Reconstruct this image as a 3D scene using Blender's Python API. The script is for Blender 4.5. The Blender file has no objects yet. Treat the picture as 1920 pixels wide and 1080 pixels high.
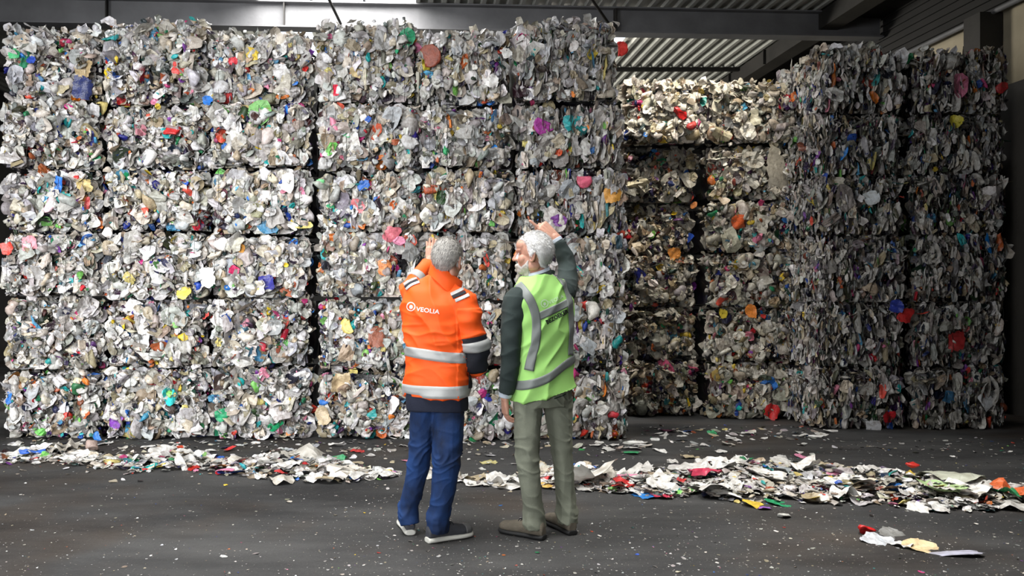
import bpy, bmesh, math, random
import numpy as np
from mathutils import Vector, Matrix, noise
from mathutils.bvhtree import BVHTree

C = bpy.context.scene.collection
PI = math.pi
R = np.random.default_rng(7)
random.seed(7)

# ------------------------------------------------------------------ camera, world, lights, exposure
F = 1500.0                       # focal length in pixels of the 1920 wide frame
CX, CY, CAMZ = 780.0, 547.0, 1.5   # vanishing point, eye height
cam = bpy.data.cameras.new('camera'); camo = bpy.data.objects.new('camera', cam); C.objects.link(camo)
cam.sensor_width = 36.0; cam.lens = 36.0 * F / 1920.0
cam.shift_x = (960 - CX) / 1920.0; cam.shift_y = (CY - 540) / 1920.0
cam.clip_start = 0.05
camo.location = (0, 0, CAMZ); camo.rotation_euler = (PI / 2, 0, 0)
bpy.context.scene.camera = camo
sc = bpy.context.scene
sc.view_settings.view_transform = 'Standard'; sc.view_settings.look = 'None'
sc.view_settings.gamma = 1; sc.view_settings.use_curve_mapping = False
sc.view_settings.exposure = 0.0
wd = bpy.data.worlds.new('overcast_sky'); sc.world = wd; wd.use_nodes = True
wd.node_tree.nodes['Background'].inputs[0].default_value = (0.86, 0.93, 1.0, 1)
wd.node_tree.nodes['Background'].inputs[1].default_value = 1.4

def area(name, loc, target, sx, sy, power, col=(1, 1, 1), spread=PI):
    l = bpy.data.lights.new(name, 'AREA'); l.shape = 'RECTANGLE'; l.size = sx; l.size_y = sy
    l.energy = power; l.color = col; l.spread = spread
    o = bpy.data.objects.new(name, l); C.objects.link(o); o.location = loc
    d = Vector(target) - Vector(loc)
    o.rotation_euler = d.to_track_quat('-Z', 'Y').to_euler()
    return o
# daylight through the hall's tall side opening (left, beside the camera), the gate behind, and the roof lights, plus an added roof fill
area('side_gate_daylight', (-8.2, -0.6, 2.6), (-3.2, 8.0, 1.5), 3.2, 3.4, 205, (0.97, 0.98, 1.0), 1.2)
area('rear_gate_daylight', (-2.6, -3.8, 2.6), (-2.0, 8.0, 1.5), 3.0, 3.2, 112, (0.97, 0.98, 1.0), 1.05)
area('roof_light_daylight', (-1.2, 10.4, 6.3), (-1.2, 10.4, 0), 2.3, 3.0, 620, (1.0, 0.98, 0.95))
area('near_roof_light_daylight', (-1.2, 3.9, 6.3), (-1.2, 3.9, 0), 2.3, 3.6, 300, (1.0, 0.99, 0.97), 2.2)
area('far_roof_light_daylight', (2.9, 13.6, 6.3), (2.9, 10.6, 2.6), 1.6, 3.6, 220, (1.0, 0.94, 0.84))
area('recess_roof_light_daylight', (3.1, 7.7, 6.25), (2.9, 10.2, 3.3), 1.4, 1.4, 42, (1.0, 0.94, 0.84), 1.0)
area('right_roof_light_daylight', (3.2, 5.4, 6.3), (3.2, 5.4, 0), 1.4, 2.4, 80, (1.0, 0.97, 0.92), 1.25)
area('roof_fill_uplight', (-6.5, 16.5, 2.6), (1.2, 15.5, 5.9), 3.0, 3.0, 330, (1.0, 0.97, 0.88), 1.3)  # added fill behind the stacks to lift the roof underside; no gate there

def at(px, py, Y):
    return Vector(((px - CX) / F * Y, Y, CAMZ - (py - CY) / F * Y))
def ground(px, py):
    Y = F * CAMZ / (py - CY)
    return Vector(((px - CX) / F * Y, Y, 0))

# ------------------------------------------------------------------ helpers
def tag(o, label=None, cat=None, group=None, kind=None):
    if label: o['label'] = label
    if cat: o['category'] = cat
    if group: o['group'] = group
    if kind: o['kind'] = kind
    return o
def link(name, me, parent=None, mats=()):
    o = bpy.data.objects.new(name, me); C.objects.link(o)
    for m in mats: me.materials.append(m)
    if parent is not None: o.parent = parent
    return o
def pymesh(name, V, Fc, smooth=True):
    me = bpy.data.meshes.new(name); me.from_pydata([tuple(v) for v in V], [], Fc); me.update()
    if smooth: me.polygons.foreach_set('use_smooth', [True] * len(me.polygons))
    return me
def npmesh(name, V, polys, cols=None, smooth=None):
    """V (n,3); polys = list of (m,k) int arrays; cols (n,3) per vertex; smooth = list of bool per array."""
    me = bpy.data.meshes.new(name)
    me.vertices.add(len(V)); me.vertices.foreach_set('co', V.astype(np.float32).ravel())
    nl = sum(p.size for p in polys); npoly = sum(len(p) for p in polys)
    me.loops.add(nl); me.loops.foreach_set('vertex_index', np.concatenate([p.ravel() for p in polys]).astype(np.int32))
    tot = np.concatenate([np.full(len(p), p.shape[1]) for p in polys])
    st = np.concatenate([[0], np.cumsum(tot)[:-1]])
    me.polygons.add(npoly); me.polygons.foreach_set('loop_start', st.astype(np.int32))
    try: me.polygons.foreach_set('loop_total', tot.astype(np.int32))
    except Exception: pass
    me.update(calc_edges=True)
    if smooth:
        sm = np.concatenate([np.full(len(p), s) if np.isscalar(s) or isinstance(s, bool) else s for p, s in zip(polys, smooth)])
        me.polygons.foreach_set('use_smooth', sm)
    if cols is not None:
        a = me.color_attributes.new('piece_colour', 'FLOAT_COLOR', 'POINT')
        a.data.foreach_set('color', np.concatenate([cols, np.ones((len(cols), 1))], 1).astype(np.float32).ravel())
    return me

def nt(name):
    m = bpy.data.materials.new(name); m.use_nodes = True
    n = m.node_tree; b = n.nodes['Principled BSDF']
    return m, n, b
def srgb(r, g, b):
    f = lambda c: (c / 255 / 12.92) if c / 255 <= .04045 else ((c / 255 + .055) / 1.055) ** 2.4
    return (f(r), f(g), f(b), 1)
def mat(name, col, rough=.6, metal=0, bump=0, bscale=40, var=0, vscale=8, spec=.5, stretch=None, sheen=0):
    m, n, b = nt(name)
    b.inputs['Base Color'].default_value = col; b.inputs['Roughness'].default_value = rough
    b.inputs['Metallic'].default_value = metal; b.inputs['Specular IOR Level'].default_value = spec
    if sheen: b.inputs['Sheen Weight'].default_value = sheen
    tc = n.nodes.new('ShaderNodeTexCoord'); mp = n.nodes.new('ShaderNodeMapping')
    n.links.new(tc.outputs['Object'], mp.inputs[0])
    if stretch: mp.inputs['Scale'].default_value = stretch
    if var:
        t = n.nodes.new('ShaderNodeTexNoise'); t.inputs['Scale'].default_value = vscale; t.inputs['Detail'].default_value = 6
        n.links.new(mp.outputs[0], t.inputs[0])
        rp = n.nodes.new('ShaderNodeValToRGB')
        rp.color_ramp.elements[0].position = .3; rp.color_ramp.elements[1].position = .7
        rp.color_ramp.elements[0].color = tuple(c * (1 - var) for c in col[:3]) + (1,)
        rp.color_ramp.elements[1].color = tuple(min(1, c * (1 + var)) for c in col[:3]) + (1,)
        n.links.new(t.outputs[0], rp.inputs[0]); n.links.new(rp.outputs[0], b.inputs['Base Color'])
    if bump:
        t = n.nodes.new('ShaderNodeTexNoise'); t.inputs['Scale'].default_value = bscale; t.inputs['Detail'].default_value = 5
        n.links.new(mp.outputs[0], t.inputs[0])
        bp = n.nodes.new('ShaderNodeBump'); bp.inputs['Strength'].default_value = bump; bp.inputs['Distance'].default_value = .02
        n.links.new(t.outputs[0], bp.inputs['Height']); n.links.new(bp.outputs[0], b.inputs['Normal'])
    return m

def plastic_material(name, object_colour=False):
    """mixed packaging plastic: its own colour per piece, faint print blotches and creases"""
    m, n, b = nt(name)
    if object_colour:
        src = n.nodes.new('ShaderNodeObjectInfo').outputs['Color']
    else:
        a = n.nodes.new('ShaderNodeVertexColor'); a.layer_name = 'piece_colour'; src = a.outputs['Color']
    tc = n.nodes.new('ShaderNodeTexCoord')
    t = n.nodes.new('ShaderNodeTexNoise'); t.inputs['Scale'].default_value = 2.2 if object_colour else 26; t.inputs['Detail'].default_value = 3
    n.links.new(tc.outputs['Object'], t.inputs[0])
    rp = n.nodes.new('ShaderNodeValToRGB'); rp.color_ramp.elements[0].position = .30; rp.color_ramp.elements[1].position = .58
    rp.color_ramp.elements[0].color = (.50, .46, .42, 1); rp.color_ramp.elements[1].color = (1, 1, 1, 1)
    n.links.new(t.outputs[0], rp.inputs[0])
    mx = n.nodes.new('ShaderNodeMix'); mx.data_type = 'RGBA'; mx.blend_type = 'MULTIPLY'; mx.inputs[0].default_value = .8
    n.links.new(src, mx.inputs[6]); n.links.new(rp.outputs[0], mx.inputs[7])
    n.links.new(mx.outputs[2], b.inputs['Base Color'])
    b.inputs['Roughness'].default_value = .42
    t2 = n.nodes.new('ShaderNodeTexNoise'); t2.inputs['Scale'].default_value = 5 if object_colour else 60; t2.inputs['Detail'].default_value = 2
    n.links.new(tc.outputs['Object'], t2.inputs[0])
    bp = n.nodes.new('ShaderNodeBump'); bp.inputs['Strength'].default_value = .6; bp.inputs['Distance'].default_value = .008
    n.links.new(t2.outputs[0], bp.inputs['Height']); n.links.new(bp.outputs[0], b.inputs['Normal'])
    return m
M_PL = plastic_material('mixed_plastic'); M_SCRAP = plastic_material('loose_plastic', True)
M_WIRE = mat('tie_wire_steel', (.03, .028, .025, 1), .5, .6)

# ------------------------------------------------------------------ crumpled piece shapes
def film_template(n=5, seed=0, folds=4, amp=.5):
    r = np.random.default_rng(seed)
    u, v = np.meshgrid(np.linspace(-1, 1, n), np.linspace(-1, 1, n)); u = u.ravel(); v = v.ravel()
    ang = np.arctan2(v, u); k = r.uniform(.72, 1.1, 8)
    rad = np.interp((ang + PI) / (2 * PI) * 8, np.arange(9), np.append(k, k[0]))
    x = u * rad; y = v * rad
    q = np.maximum(np.abs(u), np.abs(v)); hyp = np.sqrt(u * u + v * v) + 1e-9; x *= (q / hyp) ** .6; y *= (q / hyp) ** .6
    x += r.normal(0, .055, len(u)); y += r.normal(0, .055, len(u))
    z = np.zeros_like(x)
    for i in range(folds):
        a = r.uniform(0, PI); f = r.uniform(.6, 2.2); ph = r.uniform(0, 2)
        s = (x * np.cos(a) + y * np.sin(a)) * f + ph
        z += amp / (i + 1) * (np.abs((s % 2) - 1) - .5)
    c = r.uniform(-.5, .5); z += c * x * x + r.uniform(-.4, .4) * y * y
    V = np.stack([x, y, z], 1)
    q = np.arange(n * n).reshape(n, n)
    Q = np.stack([q[:-1, :-1], q[:-1, 1:], q[1:, 1:], q[1:, :-1]], -1).reshape(-1, 4)
    return V, Q
def blob_template(seed=0, sub=2, rough=.35):
    bm = bmesh.new(); bmesh.ops.create_icosphere(bm, subdivisions=sub, radius=1)
    V = np.array([v.co for v in bm.verts]); Fc = np.array([[v.index for v in f.verts] for f in bm.faces]); bm.free()
    r = np.random.default_rng(seed)
    for i in range(4):                                   # dented, crushed container
        d = r.normal(size=3); d /= np.linalg.norm(d); t = r.uniform(.15, .7)
        s = V @ d; V -= np.outer(np.where(s > t, (s - t) * 1.3, 0), d)
    V *= 1 + r.normal(0, rough * .35, (len(V), 1))
    V *= np.array([1, r.uniform(.6, 1), r.uniform(.35, .75)])
    return V, Fc
FILMS = [film_template(5, i, 4, R.uniform(.3, .7)) for i in range(30)]
BLOBS = [blob_template(100 + i, 2) for i in range(14)]

WHITE = [(.74, .72, .69), (.68, .67, .65), (.60, .59, .56), (.80, .79, .77), (.54, .50, .44), (.62, .56, .47), (.68, .68, .70)]
CLEAR = [(.42, .41, .39), (.34, .33, .31), (.50, .49, .47), (.46, .43, .38), (.38, .39, .40)]
TAN = [(.50, .42, .28), (.42, .34, .24), (.58, .52, .40), (.34, .27, .18)]
DARK = [(.02, .02, .022), (.045, .042, .04), (.10, .09, .08), (.015, .02, .05)]
COLOUR = [(.62, .03, .03), (.75, .10, .06), (.80, .22, .04), (.02, .08, .42), (.03, .18, .60), (.02, .02, .20), (.02, .30, .12),
          (.20, .55, .12), (.03, .35, .36), (.75, .55, .05), (.78, .66, .22), (.60, .06, .22), (.75, .25, .38), (.20, .05, .32),
          (.10, .35, .60), (.30, .08, .04), (.50, .12, .03), (.03, .45, .45)]
def palette(n, r, wt):
    out = np.zeros((n, 3)); k = r.choice(5, n, p=np.array(wt) / sum(wt))
    for i, P in enumerate((WHITE, CLEAR, TAN, DARK, COLOUR)):
        P = np.array(P); w = k == i
        if w.any(): out[w] = P[r.integers(0, len(P), w.sum())]
    out *= r.uniform(.50, 1.12, (n, 1)); out += r.normal(0, .012, (n, 3))
    return np.clip(out, .008, .92)

def rotmats(nrm, spin):
    """matrices whose third column is nrm, spun by the angle spin"""
    up = np.where(np.abs(nrm[:, 2:3]) > .95, np.array([[1., 0, 0]]), np.array([[0, 0, 1.]]))
    x = np.cross(up, nrm); x /= np.linalg.norm(x, axis=1, keepdims=True); y = np.cross(nrm, x)
    c, s = np.cos(spin)[:, None], np.sin(spin)[:, None]
    X = x * c + y * s; Y = -x * s + y * c
    return np.stack([X, Y, nrm], 2)
def scatter(pos, nrm, spin, scl, cols, r, blobs=.3):
    """all pieces as arrays; scl (n,3)"""
    M = rotmats(nrm, spin); n = len(pos)
    isb = r.random(n) < blobs
    Vs, Qs, Ts, Cs = [], [], [], []; off = 0
    for lst, sel, tgt in ((FILMS, ~isb, Qs), (BLOBS, isb, Ts)):
        idx = np.where(sel)[0]; kk = r.integers(0, len(lst), len(idx))
        for k, (V, Fc) in enumerate(lst):
            ii = idx[kk == k]
            if not len(ii): continue
            P = V[None] * scl[ii][:, None, :]
            P = np.einsum('nij,nkj->nki', M[ii], P) + pos[ii][:, None, :]
            Vs.append(P.reshape(-1, 3)); Cs.append(np.repeat(cols[ii], len(V), 0))
            tgt.append((Fc[None] + (off + np.arange(len(ii)) * len(V))[:, None, None]).reshape(-1, Fc.shape[1]))
            off += len(ii) * len(V)
    return Vs, Qs, Ts, Cs, off

# ------------------------------------------------------------------ a bale
BALES = []
def bale(name, loc, w, h, d, seed, style, label, group, sides='', wt=(46, 22, 8, 12, 12), wires=4, dens=1.0, rz=0, top=True, tint=(1, 1, 1), wild=0):
    """loc = middle of the base; front faces -y. style 0 = puffy jumble, 1 = pressed vertical layers seen edge-on"""
    r = np.random.default_rng(seed)
    ph = r.uniform(0, 6, 6)
    def relief(a, b):       # a,b in -1..1 across a face: rounding at the rims, wire waists, lumps
        rim = np.abs(a) ** 10 * .10 + np.abs(b + .10 * np.sin(a * 2.3 + ph[4]) * np.abs(b)) ** 8 * .12
        waist = .020 * np.abs(np.cos((a + 1) / 2 * PI * wires)) ** 6
        lump = .030 * (np.sin(a * 4.1 + ph[0]) * np.sin(b * 3.3 + ph[1]) + np.sin(a * 8 + ph[2] + b * 3) * .7 + np.sin(b * 7 + ph[3] - a * 2) * .6)
        return rim + waist - lump
    pos, nrm, wid = [], [], []
    def face(n, fn):
        a = r.uniform(-1, 1, n); b = r.uniform(-1, 1, n); q = r.beta(1.1, 1.3, n) * (.21 if style > .6 else .15)
        p, m = fn(a, b, relief(a, b) + q); pos.append(p); nrm.append(np.tile(m, (n, 1)))
    hw, hd = w / 2 - .012, d / 2
    face(int((1500 if style > .6 else 1000) * dens * w * h / .75), lambda a, b, q: (np.stack([a * (hw - .02), -hd + q, h / 2 + b * (h / 2 - .02)], 1), (0, -1, 0)))
    if top: face(int(420 * dens), lambda a, b, q: (np.stack([a * (hw - .02), -hd + .03 + (b + 1) / 2 * d * .55, h - q * .8], 1), (0, 0, 1)))
    if 'L' in sides: face(int(1000 * dens), lambda a, b, q: (np.stack([-hw + q, a * (hd - .02), h / 2 + b * (h / 2 - .02)], 1), (-1, 0, 0)))
    if 'R' in sides: face(int(600 * dens), lambda a, b, q: (np.stack([hw - q, a * (hd - .02), h / 2 + b * (h / 2 - .02)], 1), (1, 0, 0)))
    P = np.concatenate(pos); N = np.concatenate(nrm).astype(float); n = len(P)
    N0 = N.copy()
    if style > 0:           # pressed layers: pieces stand on edge, their faces looking sideways
        e = r.random(n) < style
        side = np.stack([r.choice([-1., 1.], n), np.zeros(n), np.zeros(n)], 1)
        fr = np.abs(N[:, 1]) > .5
        N = np.where((e & fr)[:, None], side * .85 + N * .55, N)
        N += r.normal(0, .33, (n, 3)) * np.array([1, 1, .45])
    else:
        e = np.zeros(n, bool)
        N += r.normal(0, .62, (n, 3))
    N /= np.linalg.norm(N, axis=1, keepdims=True)
    s = np.exp(r.normal(math.log(.031), .52, n)); s = np.clip(s, .011, .10)
    S = np.stack([s * r.uniform(.6, 1.2, n), s * r.uniform(.7, 1.7, n), s * r.uniform(.5, 1.3, n)], 1)
    spin = r.uniform(0, 2 * PI, n)
    if style > 0:
        spin = np.where(e, r.normal(0, .35, n), spin)
        S[e] = np.stack([s[e] * .50, s[e] * 1.35, s[e] * .38], 1)
    cols = palette(n, r, wt)
    big = s > .052
    cols[big & (cols.max(1) < .2)] = (.5, .49, .46)
    sl = (N0[:, 0] < -.5) & (P[:, 0] < 0); cols[sl] = palette(int(sl.sum()), r, (62, 20, 12, 2, 6))  # left-facing pieces made paler, light from the left put into their colour
    bg = r.random(n) < (.02 if style > .6 else .10 * wt[0] / sum(wt) * 1.6); cols[bg] = palette(int(bg.sum()), r, (60, 26, 10, 1, 3)); S[bg] = np.stack([r.uniform(.055, .10, bg.sum())] * 3, 1) * np.array([1, 1.15, .7])
    if style > .6: S[bg] *= .55
    # pockets of dark or coloured stuff pressed together
    cl = np.sin(P[:, 0] * 9 + ph[0]) * np.sin(P[:, 2] * 11 + ph[1]) + .6 * np.sin(P[:, 0] * 17 + ph[2] + P[:, 2] * 7) + r.normal(0, .35, n)
    dk = (cl > 1.05) & (r.random(n) < .7); cols[dk] = palette(int(dk.sum()), r, (3, 10, 3, 40, 14))
    cols *= np.array(tint)
    # nothing much bulges over the seams between bales
    sb = S.max(1) * .75; P[:, 0] = np.clip(P[:, 0], -hw + sb * .8, hw - sb * .8); P[:, 2] = np.clip(P[:, 2], np.minimum(sb * .9, h / 2), h - sb * (.55 if wild > 20 else .95))
    if wild:                # shaggy film sticking up and out along the top
        m = int(wild); a = r.uniform(-1, 1, m)
        P2 = np.stack([a * hw * .97, -hd + .02 + r.random(m) * .35, h + r.uniform(-.04, .05, m)], 1)
        N2 = r.normal(0, 1, (m, 3)) + np.array([0, -.8, .1]); N2 /= np.linalg.norm(N2, axis=1, keepdims=True)
        s2 = r.uniform(.025, .065, m); S2 = np.stack([s2, s2 * 1.2, s2 * .8], 1)
        P = np.concatenate([P, P2]); N = np.concatenate([N, N2]); S = np.concatenate([S, S2])
        spin = np.concatenate([spin, r.uniform(0, 6, m)]); cols = np.concatenate([cols, palette(m, r, (75, 10, 10, 1, 4)) * np.array(tint)])
    vd = np.sin(P[:, 0] * 13 + ph[3]) * np.sin(P[:, 2] * 15 + ph[4]) + .5 * np.sin(P[:, 0] * 29 + ph[5]) * np.sin(P[:, 2] * 31) + r.normal(0, .15, n if not wild else len(P))
    kp = ~((vd > .95) & (P[:, 1] < -hd + .09)); P, N, S, spin, cols = P[kp], N[kp], S[kp], spin[kp], cols[kp]
    Vs, Qs, Ts, Cs, off = scatter(P, N, spin, S, cols, r, .42 if style < .5 else .14)
    # the pressed heart of the bale, near black: gap shade coloured in
    g = 7
    A, B = np.meshgrid(np.linspace(-1, 1, g), np.linspace(-1, 1, g)); A = A.ravel(); B = B.ravel()
    q = np.arange(g * g).reshape(g, g)
    Q0 = np.stack([q[:-1, :-1], q[:-1, 1:], q[1:, 1:], q[1:, :-1]], -1).reshape(-1, 4)
    ins = .21 if style > .6 else .15
    cw, cd, ch = hw - .035, hd - ins, h / 2 - .04; cl = hw - (.15 if 'L' in sides else .035)
    AX = np.where(A < 0, A * cl, A * cw)
    for fx in ((AX, 0 * A - cd, h / 2 + B * ch), (AX, 0 * A + hd - .02, h / 2 + B * ch), (0 * A - cl, A * cd, h / 2 + B * ch),
               (0 * A + cw, A * cd, h / 2 + B * ch), (AX, B * cd, 0 * A + h / 2 + ch), (AX, B * cd, 0 * A + .02)):
        P0 = np.stack(fx, 1) + r.normal(0, .008, (g * g, 3)); Vs.append(P0); Qs.append(Q0 + off); off += len(P0)
        Cs.append(palette(g * g, r, (0, 0, 0, 6, 0)) * .5)
    polys = []; sm = []
    if Qs: polys.append(np.concatenate(Qs)); sm.append(r.random(len(polys[-1])) < -1)
    if Ts: polys.append(np.concatenate(Ts)); sm.append(True)
    V = np.concatenate(Vs); V[:, 2] = np.maximum(V[:, 2], .004)
    me = npmesh(name, V, polys, np.concatenate(Cs), sm)
    o = link(name, me, None, [M_PL]); o.location = loc; o.rotation_euler.z = rz
    tag(o, label, 'bale', group)
    BALES.append((o, loc[0] - w / 2, loc[0] + w / 2, loc[2], loc[2] + h, loc[1] - d / 2))
    # tie wires, each a loop round the bale
    for k in range(1, wires + 1):
        x = -w / 2 + w * (k - .5) / wires + r.normal(0, .01)
        pts = []
        for t in np.linspace(.03, h - .03, 9): pts.append((x + r.normal(0, .004), -hd - .004 + .03 * abs((t / h - .5) * 2) ** 6 + r.normal(0, .004), t))
        pts += [(x, -hd + .05, h - .01), (x, hd - .05, h - .01), (x, hd - .01, h - .05), (x, hd - .01, .05), (x, hd - .05, .012), (x, -hd + .05, .012)]
        cu = wire_mesh(pts, .0022, True); wo = link('tie_wire', cu, o, [M_WIRE])
    return o
def wire_mesh(pts, rad, closed=False, n=5, name='wire'):
    pts = [Vector(p) for p in pts]; m = len(pts); V = []; Fc = []
    for i, p in enumerate(pts):
        a = pts[(i - 1) % m] if closed or i > 0 else p; b = pts[(i + 1) % m] if closed or i < m - 1 else p
        t = (b - a).normalized(); s = t.cross(Vector((1, 0.013, 0.07))).normalized(); u = t.cross(s)
        rr = rad[i] if hasattr(rad, '__len__') else rad
        for k in range(n):
            an = 2 * PI * k / n; V.append(p + s * (math.cos(an) * rr) + u * (math.sin(an) * rr))
    for i in range(m if closed else m - 1):
        for k in range(n):
            j = (i + 1) % m
            Fc.append((i * n + k, i * n + (k + 1) % n, j * n + (k + 1) % n, j * n + k))
    if not closed: Fc += [tuple(range(n))[::-1], tuple((m - 1) * n + k for k in range(n))]
    return pymesh(name, V, Fc)

# ------------------------------------------------------------------ setting
def box(name, x0, x1, y0, y1, z0, z1, m, parent=None):
    V = [(x, y, z) for x in (x0, x1) for y in (y0, y1) for z in (z0, z1)]
    Fc = [(0, 1, 3, 2), (4, 6, 7, 5), (0, 4, 5, 1), (2, 3, 7, 6), (0, 2, 6, 4), (1, 5, 7, 3)]
    return link(name, pymesh(name, V, Fc, False), parent, [m])
def floor_mat():
    m, n, b = nt('worn_dark_floor')
    tc = n.nodes.new('ShaderNodeTexCoord'); L = n.links.new
    def noise_(scale, detail, stretch=(1, 1, 1)):
        mp = n.nodes.new('ShaderNodeMapping'); mp.inputs['Scale'].default_value = stretch; L(tc.outputs['Object'], mp.inputs[0])
        t = n.nodes.new('ShaderNodeTexNoise'); t.inputs['Scale'].default_value = scale; t.inputs['Detail'].default_value = detail
        t.inputs['Roughness'].default_value = .65; L(mp.outputs[0], t.inputs[0]); return t.outputs[0]
    def ramp(src, p0, c0, p1, c1):
        r = n.nodes.new('ShaderNodeValToRGB'); e = r.color_ramp.elements
        e[0].position, e[0].color, e[1].position, e[1].color = p0, c0, p1, c1; L(src, r.inputs[0]); return r.outputs[0]
    base = ramp(noise_(.9, 8, (.5, 1.6, 1)), .36, (.022, .022, .023, 1), .66, (.068, .067, .066, 1))
    brown = ramp(noise_(.5, 3), .5, (0, 0, 0, 1), .62, (1, 1, 1, 1))
    mx = n.nodes.new('ShaderNodeMix'); mx.data_type = 'RGBA'; mx.blend_type = 'MULTIPLY'
    L(brown, mx.inputs[0]); L(base, mx.inputs[6]); mx.inputs[7].default_value = (1, .84, .72, 1)
    grit = ramp(noise_(70, 4), .62, (0, 0, 0, 1), .72, (1, 1, 1, 1))
    m2 = n.nodes.new('ShaderNodeMix'); m2.data_type = 'RGBA'; L(grit, m2.inputs[0]); L(mx.outputs[2], m2.inputs[6]); m2.inputs[7].default_value = (.16, .155, .145, 1)
    L(m2.outputs[2], b.inputs['Base Color'])
    rr = ramp(noise_(1.3, 6, (.4, 1.8, 1)), .3, (.50, .50, .50, 1), .75, (.85, .85, .85, 1)); L(rr, b.inputs['Roughness'])
    bp = n.nodes.new('ShaderNodeBump'); bp.inputs['Strength'].default_value = .5; bp.inputs['Distance'].default_value = .01
    L(noise_(45, 6), bp.inputs['Height']); L(bp.outputs[0], b.inputs['Normal'])
    b.inputs['Specular IOR Level'].default_value = .3
    return m
M_ROOF = mat('grey_corrugated_sheet', (.36, .36, .33, 1), .65, 0, .1, 10, .12, 3)
M_STEEL = mat('grey_painted_steel', (.13, .13, .135, 1), .6, 0, .15, 20, .18, 2.5)
M_DSTEEL = mat('dark_rusty_steel', (.016, .014, .012, 1), .7, 0, .2, 15, .45, 2)
M_RENDER = mat('beige_rendered_wall', (.36, .31, .22, 1), .85, 0, .3, 12, .14, 2)
M_CONC = mat('dark_concrete', (.055, .052, .05, 1), .9, 0, .4, 8, .25, 1.5)
M_CLAD = mat('dark_cladding', (.007, .006, .0055, 1), .8, 0, .2, 10, .4, 2)
fl = link('floor', pymesh('floor', [(-10, -5, 0), (9, -5, 0), (9, 21, 0), (-10, 21, 0)], [(0, 1, 2, 3)], False), None, [floor_mat()]); tag(fl, kind='structure')
RZ = 5.87
XW = 7.35
# corrugated roof in panels round the two roof lights
def sheet(x0, x1, y0, y1, z, pitch=.2, dep=.045):
    xs = []; x = x0
    while x < x1 - 1e-6:
        for a, zz in ((0, 0), (.30, 0), (.40, 1), (.90, 1)): xs.append((x + a * pitch, z + zz * dep))
        x += pitch
    xs.append((x1, z))
    V = []; Fc = []
    for i, (x, zz) in enumerate(xs): V += [(min(x, x1), y0, zz), (min(x, x1), y1, zz)]
    for i in range(len(xs) - 1): Fc.append((2 * i, 2 * i + 1, 2 * i + 3, 2 * i + 2))
    return V, Fc
VV, FF = [], []
for (a, b_, c_, d_) in ((-10, -2.35, -5, 21), (0.0, 2.4, -5, 13.0), (4.0, XW + .2, -5, 13.0), (2.4, 4.0, -5, 4.2), (2.4, 4.0, 6.6, 6.9), (2.4, 4.0, 8.6, 13.0), (-2.35, 0.0, -5, 2.0), (-2.35, 0.0, 6.0, 9.0), (-2.35, 0.0, 12.45, 12.9), (-1.75, 0.0, 12.9, 21), (-2.35, -1.75, 17.5, 21),
                         (0, 2.2, 13.0, 21), (3.6, XW + .2, 13.0, 21), (2.2, 3.6, 13.0, 13.2), (2.2, 3.6, 17.6, 21)):
    v, f = sheet(a, b_, c_, d_, RZ); o_ = len(VV); VV += v; FF += [tuple(i + o_ for i in q) for q in f]
tag(link('ceiling', pymesh('ceiling', VV, FF, False), None, [M_ROOF]), kind='structure')
def st(o, label=None):
    tag(o, label, None, None, 'structure'); return o
# walls
def ribbed(x, y0, y1, z0, z1, pitch, dep, name, m):
    V = []; Fc = []; z = z0; prof = []
    while z < z1 - 1e-6: prof += [(x, z), (x, z + pitch * .8), (x - dep, z + pitch * .8), (x - dep, z + pitch)]; z += pitch
    for (xx, zz) in prof: V += [(xx, y0, min(zz, z1)), (xx, y1, min(zz, z1))]
    for i in range(len(prof) - 1): Fc.append((2 * i, 2 * i + 1, 2 * i + 3, 2 * i + 2))
    return link(name, pymesh(name, V, Fc, False), None, [m])
wr_ = box('wall_right', XW, XW + .2, -5, 21, 0, 5.95, M_RENDER); st(wr_)
box('lower_facing', XW - .06, XW, -5, 21, 0, 4.05, M_CONC, wr_)
cl_ = ribbed(XW - .01, -5, 21, 5.02, 5.9, .11, .03, 'upper_cladding', M_CLAD); cl_.parent = wr_
st(box('wall_back', -10, XW, 20.8, 21, 0, 5.95, M_CONC))
wl_ = box('wall_left', -9.2, -9.0, 1.4, 21, 0, 5.95, M_CONC); st(wl_)
box('gate_lintel', -9.2, -9.0, -5, 1.4, 4.5, 5.95, M_CONC, wl_); box('gate_pier', -9.2, -9.0, -5, -2.4, 0, 4.5, M_CONC, wl_)
wf_ = box('wall_front', -.6, XW, -4.2, -4.0, 0, 5.95, M_CONC); st(wf_)
box('gate_pier', -9, -4.6, -4.2, -4.0, 0, 5.95, M_CONC, wf_); box('gate_lintel', -4.6, -.6, -4.2, -4.0, 4.5, 5.95, M_CONC, wf_)
# main roof beam: an I section with plates, slightly skewed across the hall
def extrude_x(name, prof, x0, x1, m, parent=None):
    k = len(prof); V = [(x0, y, z) for y, z in prof] + [(x1, y, z) for y, z in prof]
    Fc = [(i, (i + 1) % k, (i + 1) % k + k, i + k) for i in range(k)] + [tuple(range(k))[::-1], tuple(range(k, 2 * k))]
    return link(name, pymesh(name, V, Fc, False), parent, [m])
zb, zt = 5.47, 5.865
prof = [(-.12, zb), (.12, zb), (.12, zb + .02), (.01, zb + .02), (.01, zt - .02), (.12, zt - .02), (.12, zt), (-.12, zt), (-.12, zt - .02), (-.01, zt - .02), (-.01, zb + .02), (-.12, zb + .02)]
bm_ = extrude_x('roof_beam', prof, -9.0, 7.3, M_STEEL); bm_.location = (0, 12.2, 0); bm_.rotation_euler.z = math.radians(3.0); st(bm_, 'long grey steel beam across the hall under the roof')
for x in (-4.62, -2.0, 3.05):
    box('stiffener_plate', x, x + .02, -.11, .11, zb + .02, zt - .02, M_DSTEEL, bm_)
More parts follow.
